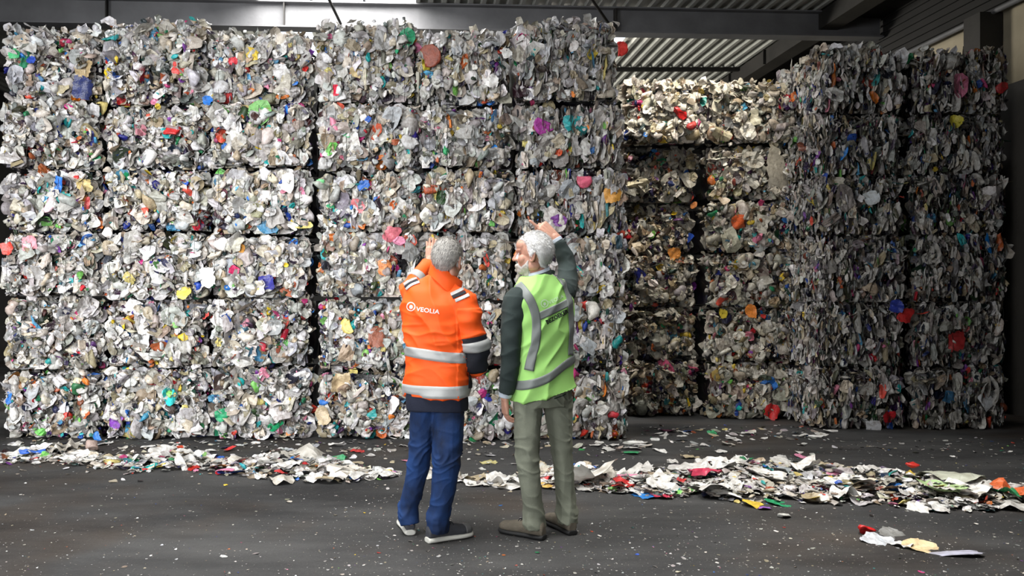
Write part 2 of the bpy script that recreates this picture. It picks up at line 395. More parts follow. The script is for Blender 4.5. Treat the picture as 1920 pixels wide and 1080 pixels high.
for yy in (9.05, 15.6, 18.6):
    o_ = extrude_x('roof_purlin', [(-.04, 5.80), (.04, 5.80), (.04, 5.868), (-.04, 5.868)], -9, XW, M_DSTEEL); o_.location.y = yy; st(o_, 'dark purlin under the corrugated roof')
# valley gutter girder running into the depth at the right
gg = box('valley_girder', 6.3, 6.6, -4, 20.8, 5.6, 5.865, M_DSTEEL); st(gg, 'dark deep girder running back along the right of the roof')
for i, y in enumerate(np.arange(8, 20, 1.6)):
    box('stiffener_plate', 6.25, 6.3, y, y + .02, 5.6, 5.86, M_DSTEEL, gg)
# dark lean-to soffit between girder and right wall with rusty patches
st(box('soffit', 6.6, XW, -4, 20.8, 5.80, 5.86, M_CLAD), 'dark boarded soffit above the right wall')
# service pipe and columns on the right wall
pipe = link('service_pipe', wire_mesh([(XW - .13, y, 5.0) for y in np.linspace(4, 20, 12)], .035, n=10), None, [M_STEEL]); tag(pipe, 'long grey service pipe along the top of the beige right wall', 'pipe')
for y in (7.2, 10.0, 12.8, 15.6):
    st(box('pillar', XW - .30, XW - .02, y, y + .3, 0, 5.0, M_DSTEEL), 'dark steel column against the beige right wall')
    box('pipe_bracket', XW - .16, XW - .02, y + .1, y + .14, 4.93, 5.0, M_DSTEEL, pipe)
# thin wind-bracing rods under the roof lights
for a, b_, nm in (((-1.45, 9.2, 5.80), (-1.13, 12.0, 5.52), 'thin steel rod crossing the roof light above the middle'),
                ((2.0, 10.6, 5.85), (3.0, 12.2, 5.50), 'dark slanting rod under the roof, right of the middle')):
    o_ = link('bracing_rod', wire_mesh([Vector(a).lerp(Vector(b_), t) for t in (0, .33, .66, 1)], .022, n=8), None, [M_DSTEEL]); tag(o_, nm, 'rod')
# glazing bars in the front roof light
for x in (-1.6, -.8):
    st(box('trim_roof_light', x, x + .03, 9.0, 12.45, 5.90, 5.94, M_STEEL))

# unseen wall added behind the camera to keep rear light off the right block
st(box('wall_light_block', -.95, -.65, -4.0, -.45, 0, 4.6, M_CONC))
# ------------------------------------------------------------------ the bales
ORD = ['bottom', 'second', 'third', 'fourth', 'fifth', 'top']
Y0 = 8.06
colx = [-5.40, -4.22, -3.19, -2.11, -1.02, .04, 1.0, 2.08]     # seams of the big left wall, world x
lz = [0, .715, 1.43, 2.10, 2.75, 3.42]; topz = [4.15, 4.16, 4.22, 4.10, 4.22, 4.10, 4.21]
where = ['in the stack cut by the left edge', 'in the second stack from the left edge', 'third stack from the left, before the dark gap',
         'in the stack left of the orange jacket', 'in the stack behind the orange-jacketed man', 'stack behind the green vest, right end']
seed = 1
LAY = ['resting on the floor', 'second from the floor', 'third from the floor', 'fourth from the floor', 'fifth from the floor', 'topmost']
for c in range(6):
    for l in range(6):
        rr = np.random.default_rng(500 + c * 10 + l)
        x0, x1 = colx[c + 1], colx[c + 2]
        # stagger of the seams and the faces, course by course
        sh = {0: 0, 1: 0, 2: 0, 3: .01, 4: 0, 5: -.01}[l]
        x0 += sh; x1 += sh
        if c == 2: x1 -= .035
        if c == 5: x1 += [.10, .08, .07, .09, .05, -.02][l]
        if c == 4 and l == 5: x1 -= .03
        jz = lambda q: lz[q] + ((.022 * math.sin(c * 2.3 + q * 4.1)) if q else 0)
        zt_ = jz(l + 1) if l < 5 else topz[c + 1]
        st_ = 0.0
        if c == 5: st_ = [.25, .3, .35, .65, .6, .6][l]
        elif c == 4: st_ = [.1, .2, .3, .3, .3, .35][l]
        elif c == 3: st_ = [.0, .1, .2, .15, .1, .1][l]
        elif c == 2: st_ = [.0, .0, .1, .1, .15, .1][l]
        wt = (48, 22, 9, 12, 9)
        if c == 2: wt = (44, 27, 10, 11, 8)
        if c >= 3: wt = (42, 27, 11, 12, 8)
        if l == 0: wt = (50, 18, 7, 12, 13)
        if c == 3 and l < 2: wt = (28, 22, 16, 20, 14)
        bale('plastic_bale', ((x0 + x1) / 2, Y0 + .55 + rr.uniform(-.05, .06), jz(l)), x1 - x0, zt_ - jz(l) - (rr.uniform(0, .025) if l < 5 else 0), 1.1, 1000 + seed, st_,
             'mixed-plastic bale, %s, %s' % (LAY[l], where[c]), 'bales of the big pale wall', 'R' if c == 5 else '', wt,
             wires=4 + (seed % 2), rz=rr.normal(0, .012), top=(l == 5 or rr.random() < .5), wild=70 if l == 5 else 8)
        seed += 1
# recess bales
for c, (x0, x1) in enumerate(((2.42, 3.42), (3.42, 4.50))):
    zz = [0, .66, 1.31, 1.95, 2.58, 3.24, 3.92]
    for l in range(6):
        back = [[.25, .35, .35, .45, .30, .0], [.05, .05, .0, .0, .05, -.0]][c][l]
        wt = (24, 22, 18, 27, 9) if c == 1 else (8, 18, 20, 47, 7)  # piece mix darkened to carry the recess shade, most in the left column
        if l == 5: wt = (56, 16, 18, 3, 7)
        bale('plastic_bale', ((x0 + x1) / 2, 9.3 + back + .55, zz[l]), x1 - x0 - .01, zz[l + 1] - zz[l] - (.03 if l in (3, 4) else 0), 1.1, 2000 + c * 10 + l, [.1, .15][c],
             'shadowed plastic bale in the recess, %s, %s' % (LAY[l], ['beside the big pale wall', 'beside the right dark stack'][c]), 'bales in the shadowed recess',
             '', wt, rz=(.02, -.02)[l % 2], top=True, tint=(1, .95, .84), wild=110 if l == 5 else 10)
# right block
for c, (x0, x1) in enumerate(((4.30, 5.38), (5.43, 6.50))):
    zz = [0, .675, 1.385, 2.12, 2.78, 3.46, 4.15 - .02 * c]
    for l in range(6):
        wt = (22, 26, 8, 38, 6)  # edge-on dark pieces; mix and tint darkened further for the block's shade
        sx = [0, .0, .0, -.02, .0, .02][l]
        bale('plastic_bale', ((x0 + x1) / 2 + sx, 8.68 + .6 + [.0, .02, -.02, .0, .03, .02][l], zz[l]), x1 - x0, zz[l + 1] - zz[l], 1.2, 3000 + c * 10 + l, .85,
             'layered dark bale, %s, %s stack of the right block' % (LAY[l], ['inner', 'outer'][c]), 'bales of the dark right block',
             'L' if c == 0 else 'R', wt, rz=(-.015, .02)[l % 2], top=True, tint=(.92, .90, .88), wild=40 if l == 5 else 5)
    # the row behind, its side seen beyond the front one
    if c == 0:
        for l in range(6):
            h1 = zz[l + 1] - (.35 if l == 5 else 0)
            bale('plastic_bale', (4.82, 9.95 + .6, zz[l]), 1.02, h1 - zz[l], 1.2, 3100 + l, .5, 'pale bale seen side-on behind the dark right block, %s' % LAY[l],
                 'bales of the dark right block', 'L', (52, 22, 12, 6, 8), top=True, wild=40 if l == 5 else 5)

# ------------------------------------------------------------------ the larger recognisable pieces pressed into the bales' faces
FEAT = [(325, 250, .11, (.62, .03, .03), 'red'), (130, 200, .05, (.70, .03, .28), 'magenta'), (120, 370, .07, (.03, .36, .34), 'teal'), (25, 100, .06, (.04, .42, .14), 'green'),
        (60, 112, .05, (.03, .08, .45), 'blue'), (92, 385, .10, (.80, .55, .60), 'pink'), (160, 347, .08, (.62, .48, .20), 'tan'), (390, 190, .06, (.03, .18, .60), 'blue'),
        (155, 165, .11, (.02, .03, .12), 'navy'), (158, 130, .10, (.40, .30, .16), 'brown'), (335, 130, .07, (.60, .05, .04), 'red'), (437, 115, .05, (.70, .04, .06), 'red'), (668, 137, .065, (.58, .46, .24), 'tan'),
        (806, 105, .13, (.26, .06, .03), 'dark red'), (868, 245, .06, (.70, .62, .20), 'yellow'), (845, 232, .05, (.72, .22, .04), 'orange'), (918, 150, .08, (.82, .80, .77), 'white'),
        (950, 100, .06, (.80, .79, .76), 'white'), (1162, 92, .08, (.70, .04, .03), 'red'), (1150, 365, .09, (.66, .32, .06), 'orange'), (1093, 340, .09, (.70, .12, .20), 'pink'),
        (1020, 235, .11, (.42, .06, .34), 'magenta'), (670, 385, .08, (.75, .22, .24), 'pink'), (682, 348, .06, (.03, .12, .42), 'blue'), (598, 338, .06, (.20, .62, .26), 'green'),
        (345, 548, .07, (.75, .60, .10), 'yellow'), (440, 507, .06, (.55, .03, .12), 'crimson'), (452, 466, .05, (.75, .34, .06), 'orange'), (500, 530, .09, (.04, .04, .25), 'navy'),
        (15, 466, .07, (.68, .05, .03), 'red'), (55, 456, .08, (.75, .25, .30), 'pink'), (390, 520, .11, (.82, .82, .82), 'white'), (540, 550, .09, (.45, .13, .06), 'brown'),
        (654, 610, .09, (.72, .58, .16), 'yellow'), (640, 715, .11, (.52, .40, .24), 'tan'), (706, 632, .10, (.28, .09, .05), 'dark red'), (722, 502, .08, (.66, .24, .08), 'orange'),
        (606, 780, .09, (.50, .40, .26), 'tan'), (217, 790, .07, (.18, .04, .34), 'purple'), (417, 777, .07, (.03, .34, .15), 'green'), (1133, 547, .06, (.80, .79, .77), 'white'), (185, 818, .06, (.03, .18, .55), 'blue'),
        (1104, 582, .12, (.76, .74, .68), 'white'), (1271, 216, .11, (.62, .02, .02), 'red'), (1384, 416, .09, (.68, .12, .03), 'red'), (1265, 476, .08, (.66, .26, .05), 'orange'),
        (1490, 612, .10, (.66, .08, .03), 'red'), (1456, 318, .145, (.66, .60, .48), 'cream'), (1446, 772, .10, (.62, .03, .03), 'red'), (1350, 702, .11, (.52, .36, .10), 'mustard'),
        (1355, 588, .06, (.75, .58, .06), 'yellow'), (1408, 582, .08, (.74, .24, .04), 'orange'), (1790, 228, .08, (.62, .54, .06), 'yellow'), (1632, 372, .08, (.74, .78, .80), 'white'),
        (1697, 590, .08, (.62, .03, .03), 'red'), (1680, 574, .08, (.02, .04, .32), 'navy'), (1853, 750, .10, (.78, .80, .82), 'white'), (1637, 800, .09, (.78, .78, .80), 'white'),
        (1792, 640, .09, (.42, .03, .03), 'dark red'), (1880, 165, .08, (.42, .03, .03), 'dark red'), (1596, 262, .07, (.03, .10, .45), 'blue'), (1665, 782, .08, (.62, .02, .03), 'red'),
        (748, 452, .07, (.75, .28, .42), 'pink'), (735, 438, .09, (.62, .16, .20), 'pink'), (1213, 207, .06, (.82, .80, .76), 'white'), (1400, 300, .09, (.72, .70, .62), 'white'), (1300, 385, .06, (.62, .22, .06), 'orange')]
def feature(px, py, half, col, nm, i):
    for o, x0, x1, z0, z1, yf in BALES:
        p = at(px, py, yf)
        if x0 - .03 <= p.x <= x1 + .03 and z0 - .03 <= p.z <= z1 + .08:
            r = np.random.default_rng(70 + i)
            if nm == 'white' and half >= .08 and px > 1600: V, Q = film_template(4, 900 + i, 2, .12)
            elif r.random() < .4: V, Q = blob_template(900 + i, 3, .12)
            else: V, Q = film_template(11, 900 + i, 6, .5)
            tall = 2.0 if nm == 'cream' else 1.3 if nm == 'dark red' else 1.0
            M = rotmats(np.array([[r.normal(0, .2), -1., r.normal(0, .2)]]) / 1.0, np.array([r.normal(0, .25)]))[0]
            M /= np.linalg.norm(M, axis=0)
            P = (V * np.array((half, half * tall, half * .5))) @ M.T
            me = npmesh('piece', P, [Q], np.tile(np.clip(np.array(col), 0, .9), (len(P), 1)), [True])
            c = link(nm.replace(' ', '_') + '_plastic_piece', me, o, [M_PL]); c['label'] = nm + ' plastic piece'
            c.matrix_parent_inverse = Matrix.Rotation(-o.rotation_euler.z, 4, 'Z') @ Matrix.Translation(-o.location)
            c.location = (p.x, yf - .012, max(p.z, z0 + half * .4))
            return
for i, f in enumerate(FEAT): feature(*f, i)

# ------------------------------------------------------------------ people: shapes
def catmull(K, m):
    K = np.array(K, float); n = len(K); t = np.linspace(0, n - 1, m); out = np.zeros((m, K.shape[1]))
    for i, tt in enumerate(t):
        k = min(int(tt), n - 2); f = tt - k
        p0, p1, p2, p3 = K[max(k - 1, 0)], K[k], K[k + 1], K[min(k + 2, n - 1)]
        out[i] = .5 * (2 * p1 + (p2 - p0) * f + (2 * p0 - 5 * p1 + 4 * p2 - p3) * f ** 2 + (3 * p1 - p0 - 3 * p2 + p3) * f ** 3)
    return out
def rings_to_mesh(Rg, cap=True):
    m, n = len(Rg), len(Rg[0]); V = np.concatenate(Rg); Fc = []
    for i in range(m - 1):
        for k in range(n): Fc.append((i * n + k, i * n + (k + 1) % n, (i + 1) * n + (k + 1) % n, (i + 1) * n + k))
    if cap: Fc += [tuple(range(n))[::-1], tuple((m - 1) * n + k for k in range(n))]
    return V, Fc
def limb(keys, m=24, n=20, flat=1.0, side=(1, 0, 0), round_ends=True):
    """keys (x,y,z,r): a tapering closed tube; flat squashes across the side axis"""
    K = catmull(keys, m); P = K[:, :3]; r = np.maximum(K[:, 3], .002)
    T = np.gradient(P, axis=0); T /= np.linalg.norm(T, axis=1, keepdims=True)
    s = np.array(side, float); Rg = []
    if round_ends:
        ex0 = [(P[0] - T[0] * r[0] * math.sin(a), r[0] * math.cos(a), T[0]) for a in (1.45, 1.1, .7, .35)]
        ex1 = [(P[-1] + T[-1] * r[-1] * math.sin(a), r[-1] * math.cos(a), T[-1]) for a in (.35, .7, 1.1, 1.45)]
    else: ex0 = ex1 = []
    for p, rr, t in ex0 + list(zip(P, r, T)) + ex1:
        s = s - t * s.dot(t); s /= np.linalg.norm(s); u = np.cross(t, s)
        a = np.linspace(0, 2 * PI, n, endpoint=False)[:, None]
        Rg.append(p + s * np.cos(a) * rr + u * np.sin(a) * rr * flat)
    return rings_to_mesh(Rg)
def torso(secs, yaw, m=40, n=48, ex=2.4, grow=0):
    """secs (z, cx, cy, a, b, tilt)"""
    K = catmull(secs, m); r = np.array((math.cos(yaw), math.sin(yaw), 0)); f = np.array((-math.sin(yaw), math.cos(yaw), 0)); Rg = []
    for z, cx, cy, a, b, tl in K:
        th = np.linspace(0, 2 * PI, n, endpoint=False)
        c = np.sign(np.cos(th)) * np.abs(np.cos(th)) ** (2 / ex); s = np.sign(np.sin(th)) * np.abs(np.sin(th)) ** (2 / ex)
        p = np.array((cx, cy, z)) + np.outer(c * (a + grow), r) + np.outer(s * (b + grow), f); p[:, 2] += c * a * tl
        Rg.append(p)
    return rings_to_mesh(Rg)
def ellip(c, rad, basis=None, n=14):
    bm = bmesh.new(); bmesh.ops.create_icosphere(bm, subdivisions=3, radius=1)
    V = np.array([v.co for v in bm.verts]) * np.array(rad); Fc = [tuple(v.index for v in f.verts) for f in bm.faces]; bm.free()
    if basis is not None: V = V @ np.array(basis)
    return V + np.array(c), Fc
def union(parts, voxel, smooth_it=4, fac=.5):
    V = []; Fc = []; o = 0
    for v, f in parts: V.append(v); Fc += [tuple(i + o for i in q) for q in f]; o += len(v)
    me = pymesh('union', np.concatenate(V), Fc); ob = bpy.data.objects.new('union', me); C.objects.link(ob)
    rm = ob.modifiers.new('r', 'REMESH'); rm.mode = 'VOXEL'; rm.voxel_size = voxel
    if smooth_it: sm = ob.modifiers.new('s', 'SMOOTH'); sm.iterations = smooth_it; sm.factor = fac
    dg = bpy.context.evaluated_depsgraph_get(); out = bpy.data.meshes.new_from_object(ob.evaluated_get(dg))
    bpy.data.objects.remove(ob); bpy.data.meshes.remove(me)
    out.polygons.foreach_set('use_smooth', [True] * len(out.polygons))
    return out
def displace(me, fn):
    n = len(me.vertices); co = np.empty(n * 3, np.float32); me.vertices.foreach_get('co', co); co = co.reshape(-1, 3)
    no = np.empty(n * 3, np.float32); me.vertex_normals.foreach_get('vector', no); no = no.reshape(-1, 3)
    d = np.array([fn(Vector(map(float, p))) for p in co])
    me.vertices.foreach_set('co', (co + no * d[:, None]).astype(np.float32).ravel()); me.update()
def bvh(me): return BVHTree.FromPolygons([v.co.copy() for v in me.vertices], [tuple(p.vertices) for p in me.polygons])
def ridge(p, sx, sy, sz, seed): return 1 - 2 * abs(noise.noise(Vector((p.x * sx + seed, p.y * sy - seed, p.z * sz + 2 * seed))))

def head_parts(c, yaw, s=1.0, pitch=0):
    B = np.array([(math.cos(yaw), math.sin(yaw), 0), (-math.sin(yaw) * math.cos(pitch), math.cos(yaw) * math.cos(pitch), math.sin(pitch)), (0, 0, 0)])
    B[2] = np.cross(B[0], B[1]); c = np.array(c)
    L = lambda x, y, z: c + (np.array((x, y, z)) * s) @ B
    E = lambda q, r: ellip(L(*q), np.array(r) * s, B)
    def T(keys, flat=1, n=12): return limb([tuple(L(*k[:3])) + (k[3] * s,) for k in keys], 12, n, flat, tuple(B[0]))
    P = [E((0, -.012, .022), (.076, .096, .094)), E((0, .026, -.045), (.060, .064, .080)), E((0, .060, -.098), (.030, .030, .022)), E((0, .055, .045), (.060, .045, .045)),
         T([(0, .088, .012, .008), (0, .101, -.012, .010), (0, .112, -.034, .0125)]), E((.012, .098, -.038), (.010, .012, .008)), E((-.012, .098, -.038), (.010, .012, .008)),
         T([(-.044, .070, .018, .008), (-.018, .090, .016, .009), (0, .092, .013, .008), (.018, .090, .016, .009), (.044, .070, .018, .008)]),
         T([(-.022, .084, -.068, .006), (0, .094, -.067, .0075), (.022, .084, -.068, .006)]), T([(-.018, .083, -.078, .006), (0, .091, -.079, .0075), (.018, .083, -.078, .006)]),
         E((.036, .055, -.035), (.026, .03, .028)), E((-.036, .055, -.035), (.026, .03, .028))]
    for sd in (-1, 1):
        P += [T([(sd * .072, .008, -.045, .006), (sd * .080, -.006, -.050, .007), (sd * .086, -.018, -.030, .006), (sd * .089, -.022, .0, .006), (sd * .084, -.010, .012, .006), (sd * .078, .003, .004, .005), (sd * .074, .004, -.02, .005)], .8),
              E((sd * .076, -.006, -.020), (.009, .014, .024)), E((sd * .045, -.005, -.075), (.022, .04, .03))]
    return P, L, B
def hand_parts(w, d, nrm, side, curls, s=1.0, thumb=(.55, .8, .15), spread=.06):
    d = Vector(d).normalized(); nrm = Vector(nrm); nrm = (nrm - d * nrm.dot(d)).normalized()
    t = d.cross(nrm) if side == 'R' else nrm.cross(d); w = Vector(w); P = []
    J = lambda a, b, c: w + (d * a + t * b + nrm * c) * s
    for b0, b1, r in ((-.014, -.029, .0125), (-.005, -.010, .0145), (.005, .010, .0145), (.014, .029, .0135)):    # the palm, four rays side by side
        P.append(limb([tuple(J(-.03, b0, 0)) + (.019 * s,), tuple(J(.03, (b0 + b1) / 2, 0)) + (.0165 * s,), tuple(J(.088, b1, 0)) + (r * s,)], 10, 12))
    P.append(limb([tuple(J(.01, .02, .008)) + (.015 * s,), tuple(J(.05, .026, .010)) + (.014 * s,)], 6, 12))
    for (b, l, r), cu in zip(((.029, .074, .0088), (.010, .082, .0090), (-.010, .076, .0086), (-.029, .060, .0076)), curls):
        p = J(.088 - (.006 if b < -.02 else 0), b, 0); keys = [tuple(p) + (r * 1.12 * s,)]; a = 0; sp = b / .029 * spread
        for q, fr in zip(cu, (.45, .30, .25)):
            a += q; dr = (d * math.cos(a) + nrm * math.sin(a) + t * sp).normalized()
            mid = p + dr * (l * fr * .5 * s); p = p + dr * (l * fr * s)
            keys += [tuple(mid) + (r * .98 * s,), tuple(p) + (r * .96 * s,)]
        P.append(limb(keys, 16, 10))
    td = (d * thumb[0] + t * thumb[1] + nrm * thumb[2]).normalized(); td2 = (td * .7 + d * .6).normalized()
    a = J(.020, .022, .004); b = a + td * .042 * s; c2 = b + (td * .8 + td2 * .4).normalized() * .032 * s; e = c2 + td2 * .024 * s
    P.append(limb([tuple(a) + (.013 * s,), tuple(b) + (.0115 * s,), tuple(c2) + (.010 * s,), tuple(e) + (.0088 * s,)], 14, 10))
    return P
def hair(parent, body_bvh, L, B, s, line, thick, m, seed, length=.022, n_str=5200, down=.6, name='hair'):
    """a cap cast onto the skull inside the hairline, with short strands standing out of it"""
    c = Vector(L(0, -.008, .0)); NA, NE = 96, 60; V = []; Fc = []; ins = []
    for j in range(NE):
        el = PI / 2 - .001 - (PI / 2 + .95) * j / (NE - 1)
        for i in range(NA):
            az = 2 * PI * i / NA
            dl = np.array((math.sin(az) * math.cos(el), math.cos(az) * math.cos(el), math.sin(el))) @ B; dv = Vector(dl)
            h = body_bvh.ray_cast(c + dv * .25, -dv)[0] or c + dv * .08 * s
            if (h - c).length > .15 * s: h = c + dv * .12 * s
            zl = (np.array(h - c) @ B.T)[2] / s; k = (zl - line(min(az, 2 * PI - az))) / .014
            k = max(-.6, min(1, k)); w = noise.noise(h * 22 + Vector((seed, 0, 0))) * .5 + noise.noise(h * 60) * .4
            V.append(h + dv * (thick * k * (1 + .35 * w))); ins.append(k > .1)
    for j in range(NE - 1):
        for i in range(NA): Fc.append((j * NA + i, (j + 1) * NA + i, (j + 1) * NA + (i + 1) % NA, j * NA + (i + 1) % NA))
    r = np.random.default_rng(seed); idx = [i for i, k in enumerate(ins) if k and i > NA * 2]
    back = Vector(B[1]) * -1
    for q in range(n_str):
        j = idx[r.integers(len(idx))]; p = V[j] + Vector(r.normal(0, .003, 3)); nv = (p - c).normalized()
        fl_ = Vector((0, 0, -1)) * down + back * .5 + Vector(r.normal(0, .2, 3)); fl_ = (fl_ - nv * fl_.dot(nv)).normalized()
        ln = length * r.uniform(.6, 1.3); sd = nv.cross(fl_) * r.uniform(.0007, .0014)
        a = p - nv * .003; b = p + fl_ * ln * .5 + nv * ln * .14; e = p + fl_ * ln + nv * ln * r.uniform(.0, .18)
        o = len(V); V += [a - sd, a + sd, b - sd * .8, b + sd * .8, e]; Fc += [(o, o + 1, o + 3, o + 2), (o + 2, o + 3, o + 4)]
    return link(name, pymesh(name, V, Fc), parent, [m])
def ring_band(parent, bv, z, h, cx, cy, yaw, tilt, m, name='reflective_band', off=.004, n=96, sag=None):
    """a band round a garment, lying on its cloth"""
    Rg = []
    for dz, o in ((-h / 2, -.004), (-h / 2, off), (-h / 4, off), (0, off), (h / 4, off), (h / 2, off), (h / 2, -.004)):
        row = []
        for k in range(n):
            th = 2 * PI * k / n; dv = Vector((math.cos(th), math.sin(th), 0)); lat = dv.dot(Vector((math.cos(yaw), math.sin(yaw), 0)))
            src = Vector((cx, cy, z + dz + tilt * lat * .2 + (sag(th) if sag else 0)))
            hit = bv.ray_cast(src + dv * .6, -dv)[0]
            row.append(np.array((hit if hit else src + dv * .2) + dv * o))
        Rg.append(np.array(row))
    V, Fc = rings_to_mesh(Rg, False)
    return link(name, pymesh(name, V, Fc), parent, [m])
def sleeve_band(parent, bv, keys, t0, t1, m, name='reflective_band', off=.003, n=40):
    K = catmull(keys, 101)[:, :3]; Rg = []; i0, i1 = t0 * 100, t1 * 100; k_ = max(3, int((i1 - i0) / 2) + 2)
    sv = None
    for q, ii in enumerate([i0] + list(np.linspace(i0, i1, k_)) + [i1]):
        p = np.array([np.interp(ii, range(101), K[:, a]) for a in range(3)]); p2 = np.array([np.interp(min(ii + 3, 100), range(101), K[:, a]) for a in range(3)])
        p1 = np.array([np.interp(max(ii - 3, 0), range(101), K[:, a]) for a in range(3)])
        t = Vector(p2 - p1).normalized(); sv = (sv if sv is not None else Vector((1, 0, 0))); sv = (sv - t * sv.dot(t)).normalized(); u = t.cross(sv); row = []
        o = -.004 if q in (0, k_ + 1) else off
        for k in range(n):
            a = 2 * PI * k / n; dv = sv * math.cos(a) + u * math.sin(a)
            hit = bv.ray_cast(Vector(p), dv)[0]
            if hit is None or (hit - Vector(p)).length > .13: hit = Vector(p) + dv * .07
            row.append(np.array(hit + dv * o))
        Rg.append(np.array(row))
    V, Fc = rings_to_mesh(Rg, False); return link(name, pymesh(name, V, Fc), parent, [m])
def strip(parent, bv, pts, width, m, name='reflective_band', off=.004, Yc=4.5, Ys=4.8):
    """a strip sewn along a line on the back of a garment; pts are sample places, width in metres"""
    K = catmull([tuple(at(x, y, Ys)) for x, y in pts], 30); T = np.gradient(K, axis=0); V = []
    cols_ = 7
    for p, t in zip(K, T):
        sd = np.array((t[2], 0, -t[0])); sd /= np.linalg.norm(sd)
        for w in np.linspace(-.5, .5, cols_):
            q = Vector(p + sd * w * width); q.y = Yc
            hit, nn, _, _ = bv.ray_cast(q, Vector((0, 1, 0)), 1.0)
            V.append((hit + nn * off) if hit else None)
    Fc = []
    for i in range(29):
        for j in range(cols_ - 1):
            f = (i * cols_ + j, i * cols_ + j + 1, (i + 1) * cols_ + j + 1, (i + 1) * cols_ + j)
            if all(V[k] is not None for k in f) and max((V[f[0]] - V[k]).length for k in f) < .06: Fc.append(f)
    V = [v if v is not None else Vector((0, 0, 0)) for v in V]
    used = sorted({i for f in Fc for i in f}); mp = {u: i for i, u in enumerate(used)}
    me = pymesh(name, [V[u] for u in used], [tuple(mp[i] for i in f) for f in Fc]); o = link(name, me, parent, [m])
    sl = o.modifiers.new('thickness', 'SOLIDIFY'); sl.thickness = .003; sl.offset = 0
    return o
def writing(parent, bv, text, px, py, slope, height, m, name, squeeze=1.0, off=.0035, Yc=4.5, Ys=4.78, bold=.02, emblem=None):
    bm = bmesh.new()
    if emblem:
        for r0, r1 in ((emblem * .78, emblem), (0, emblem * .42)):
            n = 28; vs0 = [bm.verts.new((r0 * math.cos(2 * PI * k / n), r0 * math.sin(2 * PI * k / n) - (0 if r0 else emblem * .12), 0)) for k in range(n)] if r0 else None
            vs1 = [bm.verts.new((r1 * math.cos(2 * PI * k / n) * (1 if r0 else .9), r1 * math.sin(2 * PI * k / n) - (0 if r0 else emblem * .12), 0)) for k in range(n)]
            if r0:
                for k in range(n): bm.faces.new((vs0[k], vs1[k], vs1[(k + 1) % n], vs0[(k + 1) % n]))
            else: bm.faces.new(vs1)
    else:
        cu = bpy.data.curves.new('t', 'FONT'); cu.body = text; cu.size = height * 1.4; cu.offset = height * bold * 1.4; cu.space_character = 1.02; cu.resolution_u = 3
        ob = bpy.data.objects.new('t', cu); C.objects.link(ob); dg = bpy.context.evaluated_depsgraph_get(); me = bpy.data.meshes.new_from_object(ob.evaluated_get(dg))
        bm.from_mesh(me); bpy.data.objects.remove(ob); bpy.data.meshes.remove(me); bpy.data.curves.remove(cu)
    bmesh.ops.triangulate(bm, faces=bm.faces[:])
    for _ in range(3):
        ed = [e for e in bm.edges if e.calc_length() > .006]
        if ed: bmesh.ops.subdivide_edges(bm, edges=ed, cuts=1); bmesh.ops.triangulate(bm, faces=bm.faces[:])
    o = at(px, py, Ys); ca, sa = math.cos(slope), math.sin(slope)
    for v in bm.verts:
        x, y = v.co.x * squeeze, v.co.y
        q = Vector((o.x + x * ca - y * sa, Yc, o.z + x * sa + y * ca)); hit, nn, _, _ = bv.ray_cast(q, Vector((0, 1, 0)), 1.0)
        v.co = (hit + nn * off) if hit else Vector((q.x, 4.8, q.z))
    me = bpy.data.meshes.new(name); bm.to_mesh(me); bm.free(); return link(name, me, parent, [m])
def shoe(parent, heel, dirv, length, mu, ms, toe=None, sole_h=.03, bulk=1.0, mlace=None, hi=.085, sole_taper=0):
    d = Vector((dirv[0], dirv[1], 0)).normalized(); s = Vector((d.y, -d.x, 0)); h = Vector((heel[0], heel[1], 0))
    prof = [(0.0, .024, .050, .000), (.03, .031, .072, 0), (.10, .035, hi, 0), (.22, .037, hi + .008, 0), (.34, .038, hi - .002, 0), (.48, .042, .074, 0), (.65, .049, .058, 0), (.80, .050, .047, 0), (.92, .042, .040, 0), (.985, .026, .028, 0), (1.0, .012, .02, 0)]
    K = catmull(prof, 34); n = 20
    def sect(w, zb, ztp, x):
        row = []
        for k in range(n):
            a = 2 * PI * k / n; c, q = math.cos(a), math.sin(a)
            xx = math.copysign(abs(c) ** .75, c) * w; zz = (zb + ztp) / 2 + math.copysign(abs(q) ** .7, q) * (ztp - zb) / 2
            if q > 0: xx *= 1 - .28 * q * min(1, (ztp - zb) / .06)
            row.append(np.array(h + d * x + s * xx) + np.array((0, 0, zz)))
        return np.array(row)
    up = rings_to_mesh([sect(w * bulk, sole_h * .6, sole_h + (z_) * bulk - .004, t * length) for t, w, z_, _ in K])
    me = union([up], .0045, 3); displace(me, lambda p: .0015 * noise.noise(p * 40)); o = link('shoe_upper', me, parent, [mu])
    so = rings_to_mesh([sect(w * bulk + .005, .0, sole_h, -.004 + t * (length + .009)) for t, w, z_, _ in K]); me = union([so], .004, 1)
    so_ = link('shoe_sole', me, o, [ms])
    if toe:
        tp = rings_to_mesh([sect(w * bulk + .0025, sole_h * .7, sole_h + z_ * bulk - .001, t * length) for t, w, z_, _ in catmull([q for q in prof if q[0] > .75] + [(1.01, .008, .015, 0)], 14)])
        link('toe_cap', union([tp], .004, 2), o, [toe])
    if mlace:
        for t, zz in ((.36, .0), (.42, -.004), (.48, -.008), (.54, -.012)):
            w = .026; z0 = sole_h + np.interp(t, K[:, 0], K[:, 2]) * bulk
            link('lace', wire_mesh([h + d * (t * length) + s * (w * q) + Vector((0, 0, z0 - abs(q) ** 2 * .012)) for q in np.linspace(-1, 1, 7)], .0028, n=6), o, [mlace])
        z0 = sole_h + hi * bulk
        for sg in (-1, 1):
            link('lace', wire_mesh([h + d * (.33 * length) + s * (sg * (.004 + .028 * math.sin(a * PI))) + d * (.018 * math.sin(a * 2 * PI)) + Vector((0, 0, z0 + .022 * math.sin(a * PI))) for a in np.linspace(0, 1, 12)], .0026, n=6), o, [mlace])
    return o

